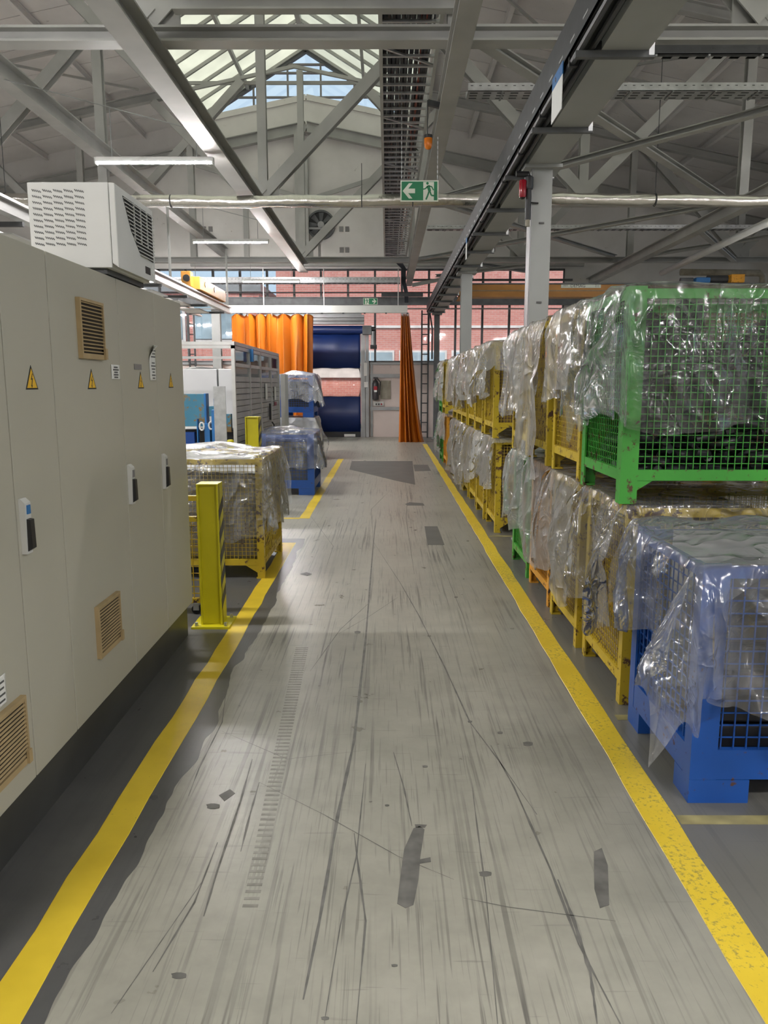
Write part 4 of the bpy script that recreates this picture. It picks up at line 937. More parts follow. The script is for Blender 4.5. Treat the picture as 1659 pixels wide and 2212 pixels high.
def grille(parent, y0, y1, z0, z1, ns):
    o = MB().box(FX - .002, y0, z0, FX + .012, y1, z1).build('vent_grille', 'vent_dark', parent, label='tan louvred vent grille')
    m = MB(); b = .012; e_ = .0012; y0 -= e_; y1 += e_; z0 -= e_; z1 += e_; m.box(FX, y0, z0, FX + .02, y0 + b, z1); m.box(FX, y1 - b, z0, FX + .02, y1, z1); m.box(FX, y0 + b, z1 - b, FX + .02, y1 - b, z1); m.box(FX, y0 + b, z0, FX + .02, y1 - b, z0 + .022)
    m.build('grille_frame', 'beige_vent', o)
    sl = (z1 - z0 - .034) / ns
    for i in range(ns):
        z = z0 + .022 + i * sl
        MB().prism([(FX + .0125, y0 + b, z + sl * .84), (FX + .015, y0 + b, z + sl * .90), (FX + .0205, y0 + b, z + sl * .60), (FX + .0185, y0 + b, z + sl * .46)], (0, y1 - y0 - 2 * b, 0)).build('slat', 'beige_vent', o)
    MB().box(FX + .02, y1 - .03, z0 + .002, FX + .03, y1 - .006, z0 + .05).build('grille_clip', 'beige_vent', o)
def tri_sign(parent, yc, zc, s=.062):
    def tri(k, x, th): return MB().prism([(x, yc - s * k, zc - s * .88 * k * .66 - (k - 1) * 0), (x, yc + s * k, zc - s * .88 * k * .66), (x, yc, zc + s * 1.76 * .66 * k)], (th, 0, 0))
    o = tri(1.0, FX, .0012).build('warning_sign', 'black', parent, label='yellow black lightning warning triangle')
    tri(.80, FX + .0012, .0006).build('sign_face', 'sign_yellow', o)
    B = [(0.006, .030), (-.010, .002), (.001, .004), (-.007, -.022), (-.011, -.020), (-.004, -.034), (.004, -.022), (-.001, -.022), (.010, .010), (.0, .008), (.011, .030)]
    k = s / .062; MB().prism([(FX + .0018, yc + a * k, zc + .004 + b * k) for a, b in B], (.0005, 0, 0)).build('bolt_symbol', 'black', o)
cabs = []
for i in range(5):
    y0, y1 = ZB[i], ZB[i + 1]
    t = thing('control_cabinet', clab[i], 'cabinet', (-1.59, (y0 + y1) / 2, 0), 'row of beige control cabinets'); cabs.append(t)
    MB().box(-1.88, y0, CZ0, FX - .022, y1, CZ1).build('body', 'cabinet', t)
    dr = MB().box(FX - .020, y0 + .0035, CZ0 + .004, FX, y1 - .0035, CZ1 - .004).build('door', 'cabinet', t, bevel=.003)
    MB().box(-1.86, y0, 0, FX - .035, y1 - (.02 if i == 4 else 0), CZ0).build('plinth', 'plinth', t)
    for z in (.45, 1.9):
        MB().box(FX - .024, y1 - .003, z, FX - .001, y1 - .0003, z + .06).build('hinge', 'cabinet', t) if i < 4 else None
hz = lambda u, v: atX(u, v, FX)
a, b = hz(50, 1075), hz(50, 1197); handle(cabs[1].children[1], ZB[1] + .02, (a.z + b.z) / 2, a.z - b.z, True)
a, b = hz(278, 1003), hz(278, 1090); handle(cabs[3].children[1], ZB[3] + .015, (a.z + b.z) / 2, a.z - b.z)
a, b = hz(355, 979), hz(355, 1055); handle(cabs[4].children[1], ZB[4] + .015, (a.z + b.z) / 2, a.z - b.z)
def door_of(i): return [c for c in cabs[i].children if c.name.startswith('door')][0]
g = [hz(165, 645), hz(218, 780), hz(206, 1300), hz(256, 1400)]
grille(door_of(2), hz(166, 710).y, hz(217, 710).y, hz(192, 775).z, hz(192, 650).z, 14)
grille(door_of(2), hz(206, 1350).y, hz(255, 1350).y, hz(231, 1404).z, hz(231, 1292).z, 14)
grille(door_of(0), hz(-50, 1600).y, hz(52, 1600).y, hz(20, 1678).z, hz(20, 1522).z, 14)
for i, (u, v) in enumerate([(68, 824), (198, 826), (304, 827), (369, 827)]):
    p = hz(u, v); tri_sign(door_of(i + 1), p.y, p.z - .0, .05)
def note(lab, u0, u1, v0, v1, lines, curl=False):
    a, b = hz(u0, v0), hz(u1, v1); c = hz((u0 + u1) / 2, v0); e = hz((u0 + u1) / 2, v1); z1, z0 = c.z, e.z; y0, y1 = a.y, hz(u1, v0).y
    t = thing('paper_note', lab, 'paper', (FX + .002, (y0 + y1) / 2, z0)); vs = []; n = 14
    for j in range(n + 1):
        f = j / n; z = z0 + (z1 - z0) * f; k = max(0, f - .55) / .45 if curl else 0
        for i in range(7):
            u = i / 6; w = (1 - u) * k; vs.append((FX + .0025 + .05 * w * w, y0 + (y1 - y0) * (u + w * .35 * 0), z - .012 * w))
    fs = [(j * 7 + i, j * 7 + i + 1, j * 7 + i + 8, j * 7 + i + 7) for j in range(n) for i in range(6)]
    o = MB().add(vs, fs).build('sheet', 'paper', t, smooth=True); s = o.modifiers.new('th', 'SOLIDIFY'); s.thickness = .0008
    rr = random.Random(len(lab))
    for j in range(lines):
        f = (j + .8) / (lines + .8)
        if curl and f > .5 and f < .62: continue
        z = z0 + (z1 - z0) * f; hw = (y1 - y0) * rr.uniform(.18, .36); yc = (y0 + y1) / 2 + (y1 - y0) * (.08 if curl else 0); k = max(0, f - .55) / .45 * .5 if curl else 0
        MB().box(FX + .0034 + .05 * k * k, yc - hw, z - .004, FX + .004 + .05 * k * k, yc + hw, z + .003).build('printed_line', 'ink', t)
note('small white paper note beside the upper vent grille', 239, 257, 788, 819, 5)
note('long curling white paper strip near the cabinet door edge', 320, 333, 744, 822, 11, True)
note('white label sheet at the edge of the tan lower grille', -14, 10, 1462, 1530, 4)
a, b = hz(289, 786), hz(305, 799)
o = MB().box(FX, a.y, b.z, FX + .003, b.y, a.z).build('rating_plate', 'grey_plate', org=(FX, a.y, b.z)); tag(o, 'small grey rating plate on the cabinet door above a warning triangle', 'plate')

# air conditioner on the cabinets
AX0, AX1, AY0, AY1, AZ0, AZ1 = -1.62, -1.225, 3.65, 4.22, 2.175, 2.545
t = thing('air_conditioner', 'white roof mounted cabinet air conditioner with dark louvred front', 'air conditioner', (-1.42, 3.93, CZ1))
MB().box(AX0, AY0, AZ0, AX1 - .03, AY1, AZ1).build('housing', 'white', t, bevel=.004)
MB().prism([(AX1 - .028, AY0, AZ0 + .02), (AX1, AY0, AZ0), (AX1, AY0, AZ1 - .004), (AX1 - .028, AY0, AZ1)], (0, AY1 - AY0, 0)).build('front_panel', 'white', t, bevel=.004)
MB().box(AX0 + .02, AY0 + .02, CZ1, AX1 - .06, AY1 - .02, AZ0).build('mount_gasket', 'dark', t)
gy0, gy1, gz0, gz1 = AY0 + .10, AY1 - .03, AZ0 + .10, AZ1 - .035
gp = [(gy0, gz1), (gy1, gz1), (gy1, gz0), (gy0 + .22, gz0 + .015), (gy0 + .10, gz0 + .10)]
lf = MB().prism([(AX1, a, b) for a, b in gp], (.002, 0, 0)).build('louvre_panel', 'dark', t)
for k in range(14):
    f = (k + .5) / 14; z = gz1 - (gz1 - gz0) * f
    yl = gy0 + (.10 * min(1, (gz1 - z) / (gz1 - gz0 - .10)) if z > gz0 + .10 else .10 + .12 * (gz0 + .10 - z) / .085)
    MB().prism([(AX1, yl, z + .006), (AX1 + .012, yl, z - .002), (AX1 + .012, yl, z - .006), (AX1, yl, z)], (0, gy1 - yl, 0)).build('louvre', 'offwhite', lf)
for k in range(3): MB().box(AX1, gy0 + .14 + k * .1, gz0 + .06, AX1 + .008, gy0 + .148 + k * .1, gz1).build('louvre_rib', 'offwhite', lf)
MB().box(AX1, AY1 - .17, AZ0 + .03, AX1 + .002, AY1 - .09, AZ0 + .065).build('badge', 'black', t); MB().cyl((AX1, AY1 - .05, AZ0 + .06), (AX1 + .002, AY1 - .05, AZ0 + .06), .025, n=16).build('round_seal', 'paper', t)
sm = MB()
for k in range(5): sm.bar((k * .0085, 0, .004 - .0015 * k), (k * .0085 + .006, 0, -.004 - .0015 * k), .004, .003)
sm = sm.mesh('vent_slot', 'dark')
for i in range(5):
    for j in range(10): place(sm, 'vent_slot', t, Vector((AX0 + .022 + i * .048, AY0 - .001, AZ1 - .035 - j * .0255)) - ORG[t.name])
o = MB().lathe((-1.52, 3.42, CZ1), [(.022, 0), (.024, .01), (.018, .03), (.005, .034)], 14).build('red_cap', 'red', org=(-1.52, 3.42, CZ1)); tag(o, 'small red cap lying on the cabinet roof', 'cap')

# ---------------------------------------------------------------- wire mesh boxes
CACHE = {}
def box_meshes(kind, mat, sx, sy, h):
    key = (kind, mat, sx, sy, h)
    if key in CACHE: return CACHE[key]
    X, Y = sx / 2, sy / 2; P = []
    pw = .105 if kind == 'block' else (.085 if mat == 'green' else .06); th = .010; pit = .05 if kind == 'block' else .034
    leg = .17 if kind == 'block' else .115; zb = .10 if kind == 'block' else 0
    for a in (-1, 1):
        for b in (-1, 1):
            m = MB(); cx, cyy = a * X, b * Y
            m.box(cx, cyy, zb, cx - a * pw, cyy - b * th, h); m.box(cx, cyy - b * th, zb, cx - a * th, cyy - b * min(pw, .07), h)
            P.append(('post', m.mesh('post', mat), None))
            m = MB()
            if kind == 'block':
                m.box(cx - a * .001, cyy - b * .001, 0, cx - a * .24, cyy - b * .16, .099)
            else:
                m.prism([(cx - a * .01, cyy - b * .004, .02), (cx - a * .01, cyy - b * .004, leg), (cx - a * .16, cyy - b * .004, leg)], (0, -b * .008, 0))
                m.box(cx - a * .004, cyy - b * .004, 0, cx - a * .07, cyy - b * .06, .012)
            P.append(('foot', m.mesh('foot', mat), None))
    rh = .06
    for a in (-1, 1):
        P.append(('bottom_rail', MB().box(a * (X - .002), -Y + .012, leg - (.07 if kind == 'block' else 0), a * (X - .03), Y - .01, leg + .055).mesh('rail', mat), None))
        P.append(('bottom_rail', MB().box(-X + .012, a * (Y - .002), leg - (.07 if kind == 'block' else 0) + .001, X - .012, a * (Y - .03), leg + .055).mesh('rail', mat), None))
        P.append(('top_rail', MB().box(a * (X - .002), -Y + .012, h - rh, a * (X - .025), Y - .01, h - .012).mesh('rail', mat), None))
        P.append(('top_rail', MB().box(-X + .012, a * (Y - .002), h - rh + .001, X - .012, a * (Y - .025), h - .013).mesh('rail', mat), None))
    r = .0026 if kind == 'block' else .0019
    z0, z1 = leg + .05, h - rh + .01
    for a in (-1, 1):
        for ax in (0, 1):
            L = (sy if ax == 0 else sx) / 2 - .02; D = (X if ax == 0 else Y) - .016; m = MB()
            def wire(p, q):
                p, q = Vector(p), Vector(q); d = (q - p).normalized(); u = Vector((0, 0, 1)) if abs(d.z) < .5 else Vector((1, 0, 0)) if ax else Vector((0, 1, 0)); w = d.cross(u)
                vs = [c + (u * i + w * j) * r for c in (p, q) for i, j in ((-1, -1), (1, -1), (1, 1), (-1, 1))]
                m.add(vs, [(0, 1, 5, 4), (1, 2, 6, 5), (2, 3, 7, 6), (3, 0, 4, 7)])
            nv = int(2 * L / pit); nh = int((z1 - z0) / pit)
            for i in range(nv + 1):
                s = -L + 2 * L * i / nv; p = (a * D, s) if ax == 0 else (s, a * D); wire((*p, z0), (*p, z1))
            for i in range(1, nh):
                z = z0 + (z1 - z0) * i / nh; D2 = D - 2 * r
                wire((a * D2, -L, z), (a * D2, L, z)) if ax == 0 else wire((-L, a * D2, z), (L, a * D2, z))
            P.append(('wire_mesh', m.mesh('wire_mesh', mat, fix=False), 'stuff'))
    P.append(('floor_plate', MB().box(-X + .02, -Y + .02, leg, X - .02, Y - .02, leg + .012).mesh('floor_plate', mat), None))
    CACHE[key] = P; return P
def mesh_box(lab, group, cx, cyy, z, mat, kind='leg', sx=1.2, sy=.78, h=1.05, rot=0):
    t = thing('mesh_box', lab, 'mesh box', (cx, cyy, z), group); t.rotation_euler = (0, 0, rot)
    for nm, me, kd in box_meshes(kind, mat, sx, sy, h): place(me, nm, t, (0, 0, 0), kind=kd)
    return t

def nz(*p): return noise.noise(p)
def drape(lab, group, cx, cyy, top, a, b, oxn, oxp, oyn, oyp, rot=0.0, seed=0, n=64, mat='film', crumple=1.0, lift=.03, fold=.055, ragged=.22, bulge=0.0, flare=.30, lim=(9, 9), feet=None):
    # grid lines fall on the box edges, so the film turns over each edge outside it; a tilted sheet is an overhang that grows along the edge
    vs = []; fs = []; o3 = seed * 7.31; R0 = .014; tr = math.tan(rot)
    def axis(h, o0, o1):
        st = (2 * h + o0 + o1) / n; k0, k1, k2 = max(3, round(o0 / st)), max(6, round(2 * h / st)), max(3, round(o1 / st))
        L = [(-1, 1 - i / k0) for i in range(k0)] + [(-1, R0 / max(o0, .02) * .999), (0, -1)]
        L += [(0, -1 + 2 * i / k1) for i in range(1, k1)]
        return L + [(0, 1), (1, R0 / max(o1, .02) * .999)] + [(1, (i + 1) / k2) for i in range(k2)]
    AX, AY = axis(a, oxn, oxp), axis(b, oyn, oyp); nx, ny = len(AX), len(AY)
    AX.sort(key=lambda q: (q[0], -q[1] if q[0] < 0 else q[1])); AY.sort(key=lambda q: (q[0], -q[1] if q[0] < 0 else q[1]))
    for sy, ty in AY:
        for sx, tx in AX:
            cu = a * (sx if sx else tx); cv = b * (sy if sy else ty)
            ox = max(0, (oxn if sx < 0 else oxp) + sx * tr * cv) if sx else 0; oy = max(0, (oyn if sy < 0 else oyp) - sy * tr * cu) if sy else 0
            dx, dy = sx * tx * ox, sy * ty * oy; U, V = cu + dx, cv + dy
            L = (dx ** 4 + dy ** 4) ** .25
            ez = lift * (nz(U * 2.2 + o3, V * 2.2, seed) + .5 * nz(U * 5, V * 5 + o3, seed + 3))
            ez += bulge * max(0, (1 - (cu / a) ** 2)) * max(0, (1 - (cv / b) ** 2)) * (.7 + .6 * nz(U * 3, V * 3, o3))
            x, y, z = cu, cv, max(-.005, ez) + .008
            hang = L > 1e-5
            if hang:
                e = cu - cv; q = 2 * abs(dx * dy) / (L * L)
                L2 = L * (1 + ragged * nz(e * 1.9 + o3, q * 2, seed + .5) + .5 * ragged * nz(e * 5.1, o3, 2.2))
                f = .5 + .5 * sin(e * 13 + o3 + 3.0 * nz(e * 2.1, L * 1.1, o3))
                f2 = .5 + .5 * sin(e * 27 + o3 * 2 + 4 * nz(e * 3, L * 2, o3 + 5))
                w = min(1, L / .45)
                out = min(L, R0) + .010 * min(1, L / .05) + (fold * f + .45 * fold * f2 * f) * w + q * L * flare
                x, y, z = cu + dx / L * out, cv + dy / L * out, z - max(0, L2 - R0) * (1 - .08 * q)
            k = .2 + .8 * min(1, L / .15)
            w1 = noise.noise_vector((x * 4.5 + o3, y * 4.5, z * 1.8)); w2 = noise.noise_vector((x * 12, y * 12 + o3, z * 6))
            rg = (1 - abs(nz(x * 6 + o3 + z * 1.4, y * 6 - z * 1.1, z * 1.6))) ** 4
            d = (w1 * .022 + w2 * .005) * crumple * k; rx = .030 * rg * crumple * k
            px, py, pz = x + d.x, y + d.y, z + d.z * .5
            if hang:
                px += dx / L * rx; py += dy / L * rx
                if sx: px = sx * max(sx * px, a + .009)
                else: px = max(-a, min(a, px))
                if sy: py = sy * max(sy * py, b + .009)
                else: py = max(-b, min(b, py))
            else: px, py = max(-a, min(a, px)), max(-b, min(b, py))
            if L < R0 * 1.05: pz = max(pz, .004)
            if feet is not None and pz > -.02:                      # pressed flat under the feet of the box above
                fx, fy = px - feet[0], py - feet[1]
                if abs(fx) > a - .28 and abs(fy) > b - .22: pz = min(pz, .0085)
            for lm, sg in zip(lim, (-1, 1)):                        # a neighbour's sheet hangs on that side
                ex = sg * py - b
                if lm < 1 and ex > .009: py = sg * (b + .009 + (lm - .009) * math.tanh((ex - .009) / (lm - .009)))
            vs.append((px, py, pz))
    for j in range(ny - 1):
        for i in range(nx - 1): k = j * nx + i; fs.append((k, k + 1, k + nx + 1, k + nx))
    o = MB().add(vs, fs).mesh('plastic_sheet', mat, smooth=True, fix=False)
    o = place(o, 'plastic_sheet', None, (cx, cyy, top)); return tag(o, lab, 'plastic sheet', group)

def carton(lab, group, cx, cyy, z, sx, sy, h, mat='cardboard', seed=0):
    t = thing('carton', lab, 'carton', (cx, cyy, z), group); k = .008; X, Y = sx / 2, sy / 2; W_ = lambda *b: MB().box(*[b_ + o_ for b_, o_ in zip(b, (cx, cyy, z) * 2)])
    W_(-X, -Y, 0, X, -Y + k, h).build('carton_wall', mat, t); W_(-X, Y - k, 0, X, Y, h).build('carton_wall', mat, t)
    W_(-X, -Y + k, 0, -X + k, Y - k, h).build('carton_wall', mat, t); W_(X - k, -Y + k, 0, X, Y - k, h).build('carton_wall', mat, t)
    W_(-X + k, -Y + k, 0, X - k, Y - k, .01).build('carton_base', mat, t); W_(-X + k, -Y + k, h * .80, X - k, Y - k, h * .84).build('filling', 'black', t)
    MB().prism([(cx - X, cyy - Y, z + h), (cx - X + .01, cyy - Y, z + h), (cx - X + .25, cyy - Y, z + h + .05), (cx - X + .24, cyy - Y, z + h + .058)], (0, sy, 0)).build('flap', mat, t)
    W_(-X - .001, -.05, h * .35, -X, .05, h * .55).build('carton_label', 'sign_yellow' if seed % 3 == 0 else 'paper', t)

STACKS = [  # y0, lower paint, upper paint, then sheet overhang on the aisle side (lower, upper), film kinds
    (3.80, 'yellow', 'green', .62, .66, 'film_mid', 'film_clear'), (4.68, 'yellow', 'yellow', .78, .56, 'film', 'film'), (5.58, 'orange', 'yellow', .74, 1.10, 'film', 'film'),
    (6.46, 'green', 'yellow', .72, .78, 'film', 'film'), (8.52, 'yellow', 'yellow', .60, .62, 'film', 'film'), (9.40, 'yellow', 'yellow', .56, .68, 'film_milky', 'film'),
    (10.40, 'yellow', 'yellow', .70, .66, 'film', 'film'), (11.30, 'yellow', 'yellow', .90, .80, 'film', 'film'), (12.20, 'yellow', 'yellow', .88, .70, 'film', 'film'),
    (13.10, 'yellow', 'yellow', .84, .72, 'film', 'film'), (15.60, 'orange', 'yellow', .5, .76, 'film', 'film'), (16.60, 'green', 'green', .8, .8, 'film', 'film')]
CN = {'yellow': 'yellow', 'green': 'green', 'orange': 'orange'}
SY = .78
for i, (y0, ml, mu, ol, ou, fl_, fu) in enumerate(STACKS):
    yc = y0 + SY / 2; rr = random.Random(i * 11 + 2); od = ORD[i]
    gap = lambda p, q: (STACKS[q][0] - STACKS[p][0] - SY) / 2 - .004 if 0 <= p and q < len(STACKS) else 9
    jit = [(rr.uniform(-.012, .012), rr.uniform(-.008, .008)) for _ in (0, 1)]
    for tier in (0, 1):
        z = 0 if tier == 0 else 1.062; tn = 'lower' if tier == 0 else 'upper'; mt = (ml, mu)[tier]
        xc = (1.80 if tier == 0 else 1.765) + jit[tier][0]; ym = yc + jit[tier][1]
        mb_ = mesh_box(f'{CN[mt]} wire mesh box, {tn} tier of the {od} stack beyond the blue box', 'stacked mesh boxes', xc, ym, z, mt)
        if (i, tier) == (0, 1): GREEN = mb_
        over = (ol, ou)[tier]; near = rr.uniform(.04, .08) if i not in (0, 4) else (.30, .66)[tier] if i == 0 else (.05, .35)[tier]
        far = .06
        kw = dict(seed=i * 2 + tier, n=120 if i == 0 else 84 if i < 4 else 56, mat=(fl_, fu)[tier], rot=rr.uniform(-.05, .05) + (.06 if (i, tier) in ((1, 1), (2, 1)) else 0))
        if i == 0: kw.update(crumple=1.4, fold=.07, ragged=.16, rot=-.02 if tier else .05)
        elif i >= 4: kw.update(fold=.075, crumple=1.15)
        kw['lim'] = [min(9, gap(i - 1, i) + jit[tier][1]), min(9, gap(i, i + 1) - jit[tier][1])]
        if i == 0 and tier == 0: kw['lim'][0] = .09
        if tier == 0: kw['lift'] = .010; kw['feet'] = (1.765 + jit[1][0] - xc, jit[1][1] - jit[0][1])
        if (i, tier) == (1, 1): near = .78; kw.update(fold=.04, flare=.08)
        drape(f'clear crumpled plastic sheet over the {tn} box of the {od} stack beyond the blue box', 'plastic sheets on the stacked boxes', xc, ym, z + 1.05, .60, SY / 2, over, .25 if tier else .05, near, far, **kw)
        if (i, tier) != (0, 1):
            carton(f'brown carton inside the {tn} box of the {od} stack beyond the blue box', 'cartons in the stacked boxes', xc, ym, z + .13, 1.10, SY - .10, .80 if tier else .74, 'cardboard' if (i + tier) % 3 else 'card_pale', i)

# contents of the green box: moulded rubber elbows below, ribbed hoses heaped on top
gx, gy = GREEN.location.x, GREEN.location.y; gz = 1.062 + .1275
def elbow(R, r, ang, n=7): return MB().tube([(R * cos(a) - R * .8, R * sin(a) - R * .5, 0) for a in [ang * k / n for k in range(n + 1)]], r, 9)
em = [elbow(.07, .026, 1.7).mesh('rubber_elbow', 'rubber', smooth='auto'), elbow(.11, .022, 1.1).mesh('rubber_elbow', 'rubber', smooth='auto'), MB().tube([(-.09, 0, 0), (-.05, 0, 0), (-.045, 0, 0), (.09, 0, 0)], [.030, .030, .023, .023], 9).mesh('rubber_elbow', 'rubber', smooth='auto')]
def solid(vs, fs):
    lo = [min(v[k] for v in vs) for k in range(3)]; hi = [max(v[k] for v in vs) for k in range(3)]
    return lo, hi, BVHTree.FromPolygons(vs, fs)
def hits(A, others):
    for B in others:
        if all(A[0][k] < B[1][k] and B[0][k] < A[1][k] for k in range(3)) and A[2].overlap(B[2]): return True
    return False
PV = [[v.co.copy() for v in m_.vertices] for m_ in em]; PF = [[tuple(p_.vertices) for p_ in m_.polygons] for m_ in em]
rr = random.Random(21); heap = []
for k in range(150):
    mi = k % 3; best = None
    for trial in range(6):                              # let each elbow settle at the lowest free spot of a few tries
        rot = Euler((rr.uniform(-.35, .35), rr.uniform(-.35, .35), rr.uniform(0, 6.28))); M = rot.to_matrix(); pts = [M @ v for v in PV[mi]]
        bx_ = [(min(p[q] for p in pts), max(p[q] for p in pts)) for q in range(3)]
        x = rr.uniform(-.565 - bx_[0][0], .565 - bx_[0][1]); y0_, y1_ = -.355 - bx_[1][0], .355 - bx_[1][1]
        y = y0_ + (y1_ - y0_) * (rr.uniform(0, .25) if k % 2 else rr.uniform(0, 1)); z = -bx_[2][0] + .0005
        near_ = [h for h in heap if h[0][0] < gx + x + bx_[0][1] and h[1][0] > gx + x + bx_[0][0] and h[0][1] < gy + y + bx_[1][1] and h[1][1] > gy + y + bx_[1][0]]
        while best is None or z < best[0]:
            off = Vector((gx + x, gy + y, gz + z)); S = solid([p + off for p in pts], PF[mi])
            if not hits(S, near_): best = (z, off, rot, S); break
            z += .006
    heap.append(best[3]); o = place(em[mi], 'rubber_elbow', None, best[1], rot=best[2])
    tag(o, 'short black rubber pipe elbow heaped in the bottom of the green mesh box', 'pipe elbow', 'rubber elbows in the green box')
for k in range(11):
    f = k / 10; xh = -.490 + f * .985; hz_ = .50 * (1 - f) ** 1.25 + .07; path = []; rad = []
    for q in range(64):
        a = pi * (q / 63); path.append(Vector((gx + xh + .022 * sin(a * 2), gy - .29 + .57 * (q / 63), hz_ * sin(a) ** .7))); rad.append(.0415 + .0055 * (1 if q % 4 < 2 else -1))
    m_ = MB().tube(path, rad, 12); z = gz + .05
    while True:
        S = solid([Vector(v) + Vector((0, 0, z)) for v in m_.v], m_.f)
        if not hits(S, heap): break
        z += .006
    heap.append(S); m_.v = [tuple(Vector(v) + Vector((0, 0, z))) for v in m_.v]
    o = m_.build('ribbed_hose', 'rubber', org=(gx + xh, gy, z), smooth=True); tag(o, 'thick black ribbed hose arched on the heap in the green mesh box', 'hose', 'ribbed hoses in the green box')
rr = random.Random(5)
for k in range(16):
    while True:                                         # set each hose end down on the heap from above
        f = rr.random(); p = Vector((gx - .50 + f * .95, gy - .20 + rr.uniform(-.08, .22), 0)); b_ = Vector((rr.uniform(-.02, .04), -.03, .05)); c_ = Vector((rr.uniform(0, .06), -.05, .10))
        m_ = MB().tube([p, p + b_, p + c_], [.036, .036, .03], 9); z = 1.062 + 1.05 - .125; ok = None
        while z > gz:
            S = solid([Vector(v) + Vector((0, 0, z)) for v in m_.v], m_.f)
            if hits(S, heap): break
            ok = (z, S); z -= .004
        if ok and z > gz: break
    z, S = ok; heap.append(S); m_.v = [tuple(Vector(v) + Vector((0, 0, z))) for v in m_.v]
    o = m_.build('hose_stub', 'rubber', org=p + Vector((0, 0, z)), smooth='auto'); tag(o, 'upturned black hose end poking from the heap in the green mesh box', 'hose end', 'hose ends in the green box')

# the single blue box in front
bx, byy = 1.80, 2.85 + .39
mesh_box('blue steel mesh box with block feet standing alone beside the yellow line', 'blue mesh boxes', bx, byy, 0, 'blue', 'block', 1.2, .78, .98)
drape('clear glossy plastic sheet draped over the single blue mesh box', None, bx, byy, .98, .60, .39, .50, .3, .62, .12, rot=.05, seed=41, n=150, lim=(9, .07), mat='film_mid', crumple=1.9, lift=.05, fold=.085, ragged=.26, bulge=.12, flare=.3)
t = thing('moulded_tray_stack', 'dark grey moulded trays stacked inside the single blue box', 'trays', (bx, byy, .19))
for k in range(5):
    x0 = bx - .50 + .01 * k; z = .19 + k * .11
    MB().prism([(x0, byy - .30, z), (bx + .52, byy - .30, z), (bx + .5, byy - .30, z + .10), (x0 + .04 + .02 * k, byy - .30, z + .10)], (0, .60, 0)).build('tray', 'black', t, bevel=.01)
MB().prism([(bx - .42, byy - .27, .74), (bx + .45, byy - .27, .74), (bx + .45, byy - .27, .86), (bx - .18, byy - .27, .86), (bx - .30, byy - .27, .82)], (0, .54, 0)).build('lid', 'dark', t, bevel=.015)
o = MB().box(bx - .45, byy + .32, .25, bx + .5, byy + .335, .97).build('liner_sheet', 'white', org=(bx, byy + .32, .25)); tag(o, 'white liner sheet standing at the back of the single blue box', 'sheet')

# ---------------------------------------------------------------- left side boxes
p = (-1.65, 7.0)
mesh_box('worn yellow mesh box beside the left lane line behind the bollard', 'left side mesh boxes', p[0], p[1], 0, 'yellow', 'leg', 1.2, 1.12, 1.04)
drape('white crumpled plastic sheet over the worn yellow box behind the bollard', None, p[0], p[1], 1.04, .60, .56, .2, .64, .72, .2, rot=-.03, seed=61, n=130, mat='film_mid', crumple=1.3, lift=.06, fold=.045, ragged=.2, bulge=.10, flare=.10)
t = thing('liner_bag', 'white bag liner filling the worn yellow box behind the bollard', 'bag', (p[0], p[1], .13))
vs = []; fs = []; n = 26
for j in range(n + 1):
    for i in range(n + 1):
        u, v = -1 + 2 * i / n, -1 + 2 * j / n; x, y = p[0] + .56 * u, p[1] + .52 * v
        z = .93 + .10 * (1 - u * u) * (1 - v * v) + .05 * nz(x * 4, y * 4, 1.7) + .02 * nz(x * 11, y * 11, 3.1)
        vs.append((x, y, z))
for j in range(n):
    for i in range(n): k = j * (n + 1) + i; fs.append((k, k + 1, k + n + 2, k + n + 1))
MB().add(vs, fs).build('bag_top', 'paper', t, smooth=True)
MB().box(p[0] + .545, p[1] - .50, .3, p[0] + .565, p[1] + .52, 1.0).build('bag_side', 'paper', t)
MB().box(p[0] - .52, p[1] - .44, .14, p[0] + .52, p[1] + .46, .86).build('bag_body', 'board', t, bevel=.04)
p = (-1.50, 12.05)
mesh_box('blue mesh box under a plastic sheet beside the left lane line', 'left side mesh boxes', p[0], p[1], 0, 'blue', 'block', .82, 1.1, .92)
drape('glossy plastic sheet over the blue box beside the left lane line', None, p[0], p[1], .93, .41, .55, .2, .55, .52, .2, rot=.04, seed=71, n=80, mat='film_mid', crumple=1.6, lift=.05, fold=.06, bulge=.08, flare=.14)
t = thing('part_bin', 'dark bin of parts inside the blue box beside the left lane line', 'bin', (p[0], p[1], .19))
MB().box(p[0] - .36, p[1] - .5, .19, p[0] + .36, p[1] + .5, .8).build('bin_body', 'darkgrey', t, bevel=.01); MB().box(p[0] - .38, p[1] - .52, .8, p[0] + .38, p[1] + .52, .84).build('bin_rim', 'blue', t)
p = (-2.02, 17.6)
for tier in (0, 1):
    tn = ('lower', 'upper')[tier]; z = tier * .932
    mesh_box(f'{tn} blue mesh box of the stack before the orange curtain', 'blue boxes before the curtain', p[0], p[1], z, 'blue', 'block', .82, 1.1, .92)
    drape(f'plastic sheet over the {tn} blue box before the orange curtain', None, p[0], p[1], z + .92, .41, .55, .1, .7, .62, .1, seed=80 + tier, n=56, mat='film_milky' if tier == 0 else 'film', lift=.01 if tier == 0 else .04, bulge=0 if tier == 0 else .08, fold=.08, flare=.15, feet=(0, 0) if tier == 0 else None)
    t = thing('part_bin', f'dark bin of parts inside the {tn} blue box before the orange curtain', 'bin', (p[0], p[1], z + .19))
    MB().box(p[0] - .36, p[1] - .5, z + .19, p[0] + .36, p[1] + .5, z + .78).build('bin_body', 'dark', t, bevel=.01); MB().box(p[0] - .38, p[1] - .52, z + .78, p[0] + .38, p[1] + .52, z + .82).build('bin_rim', 'blue', t)

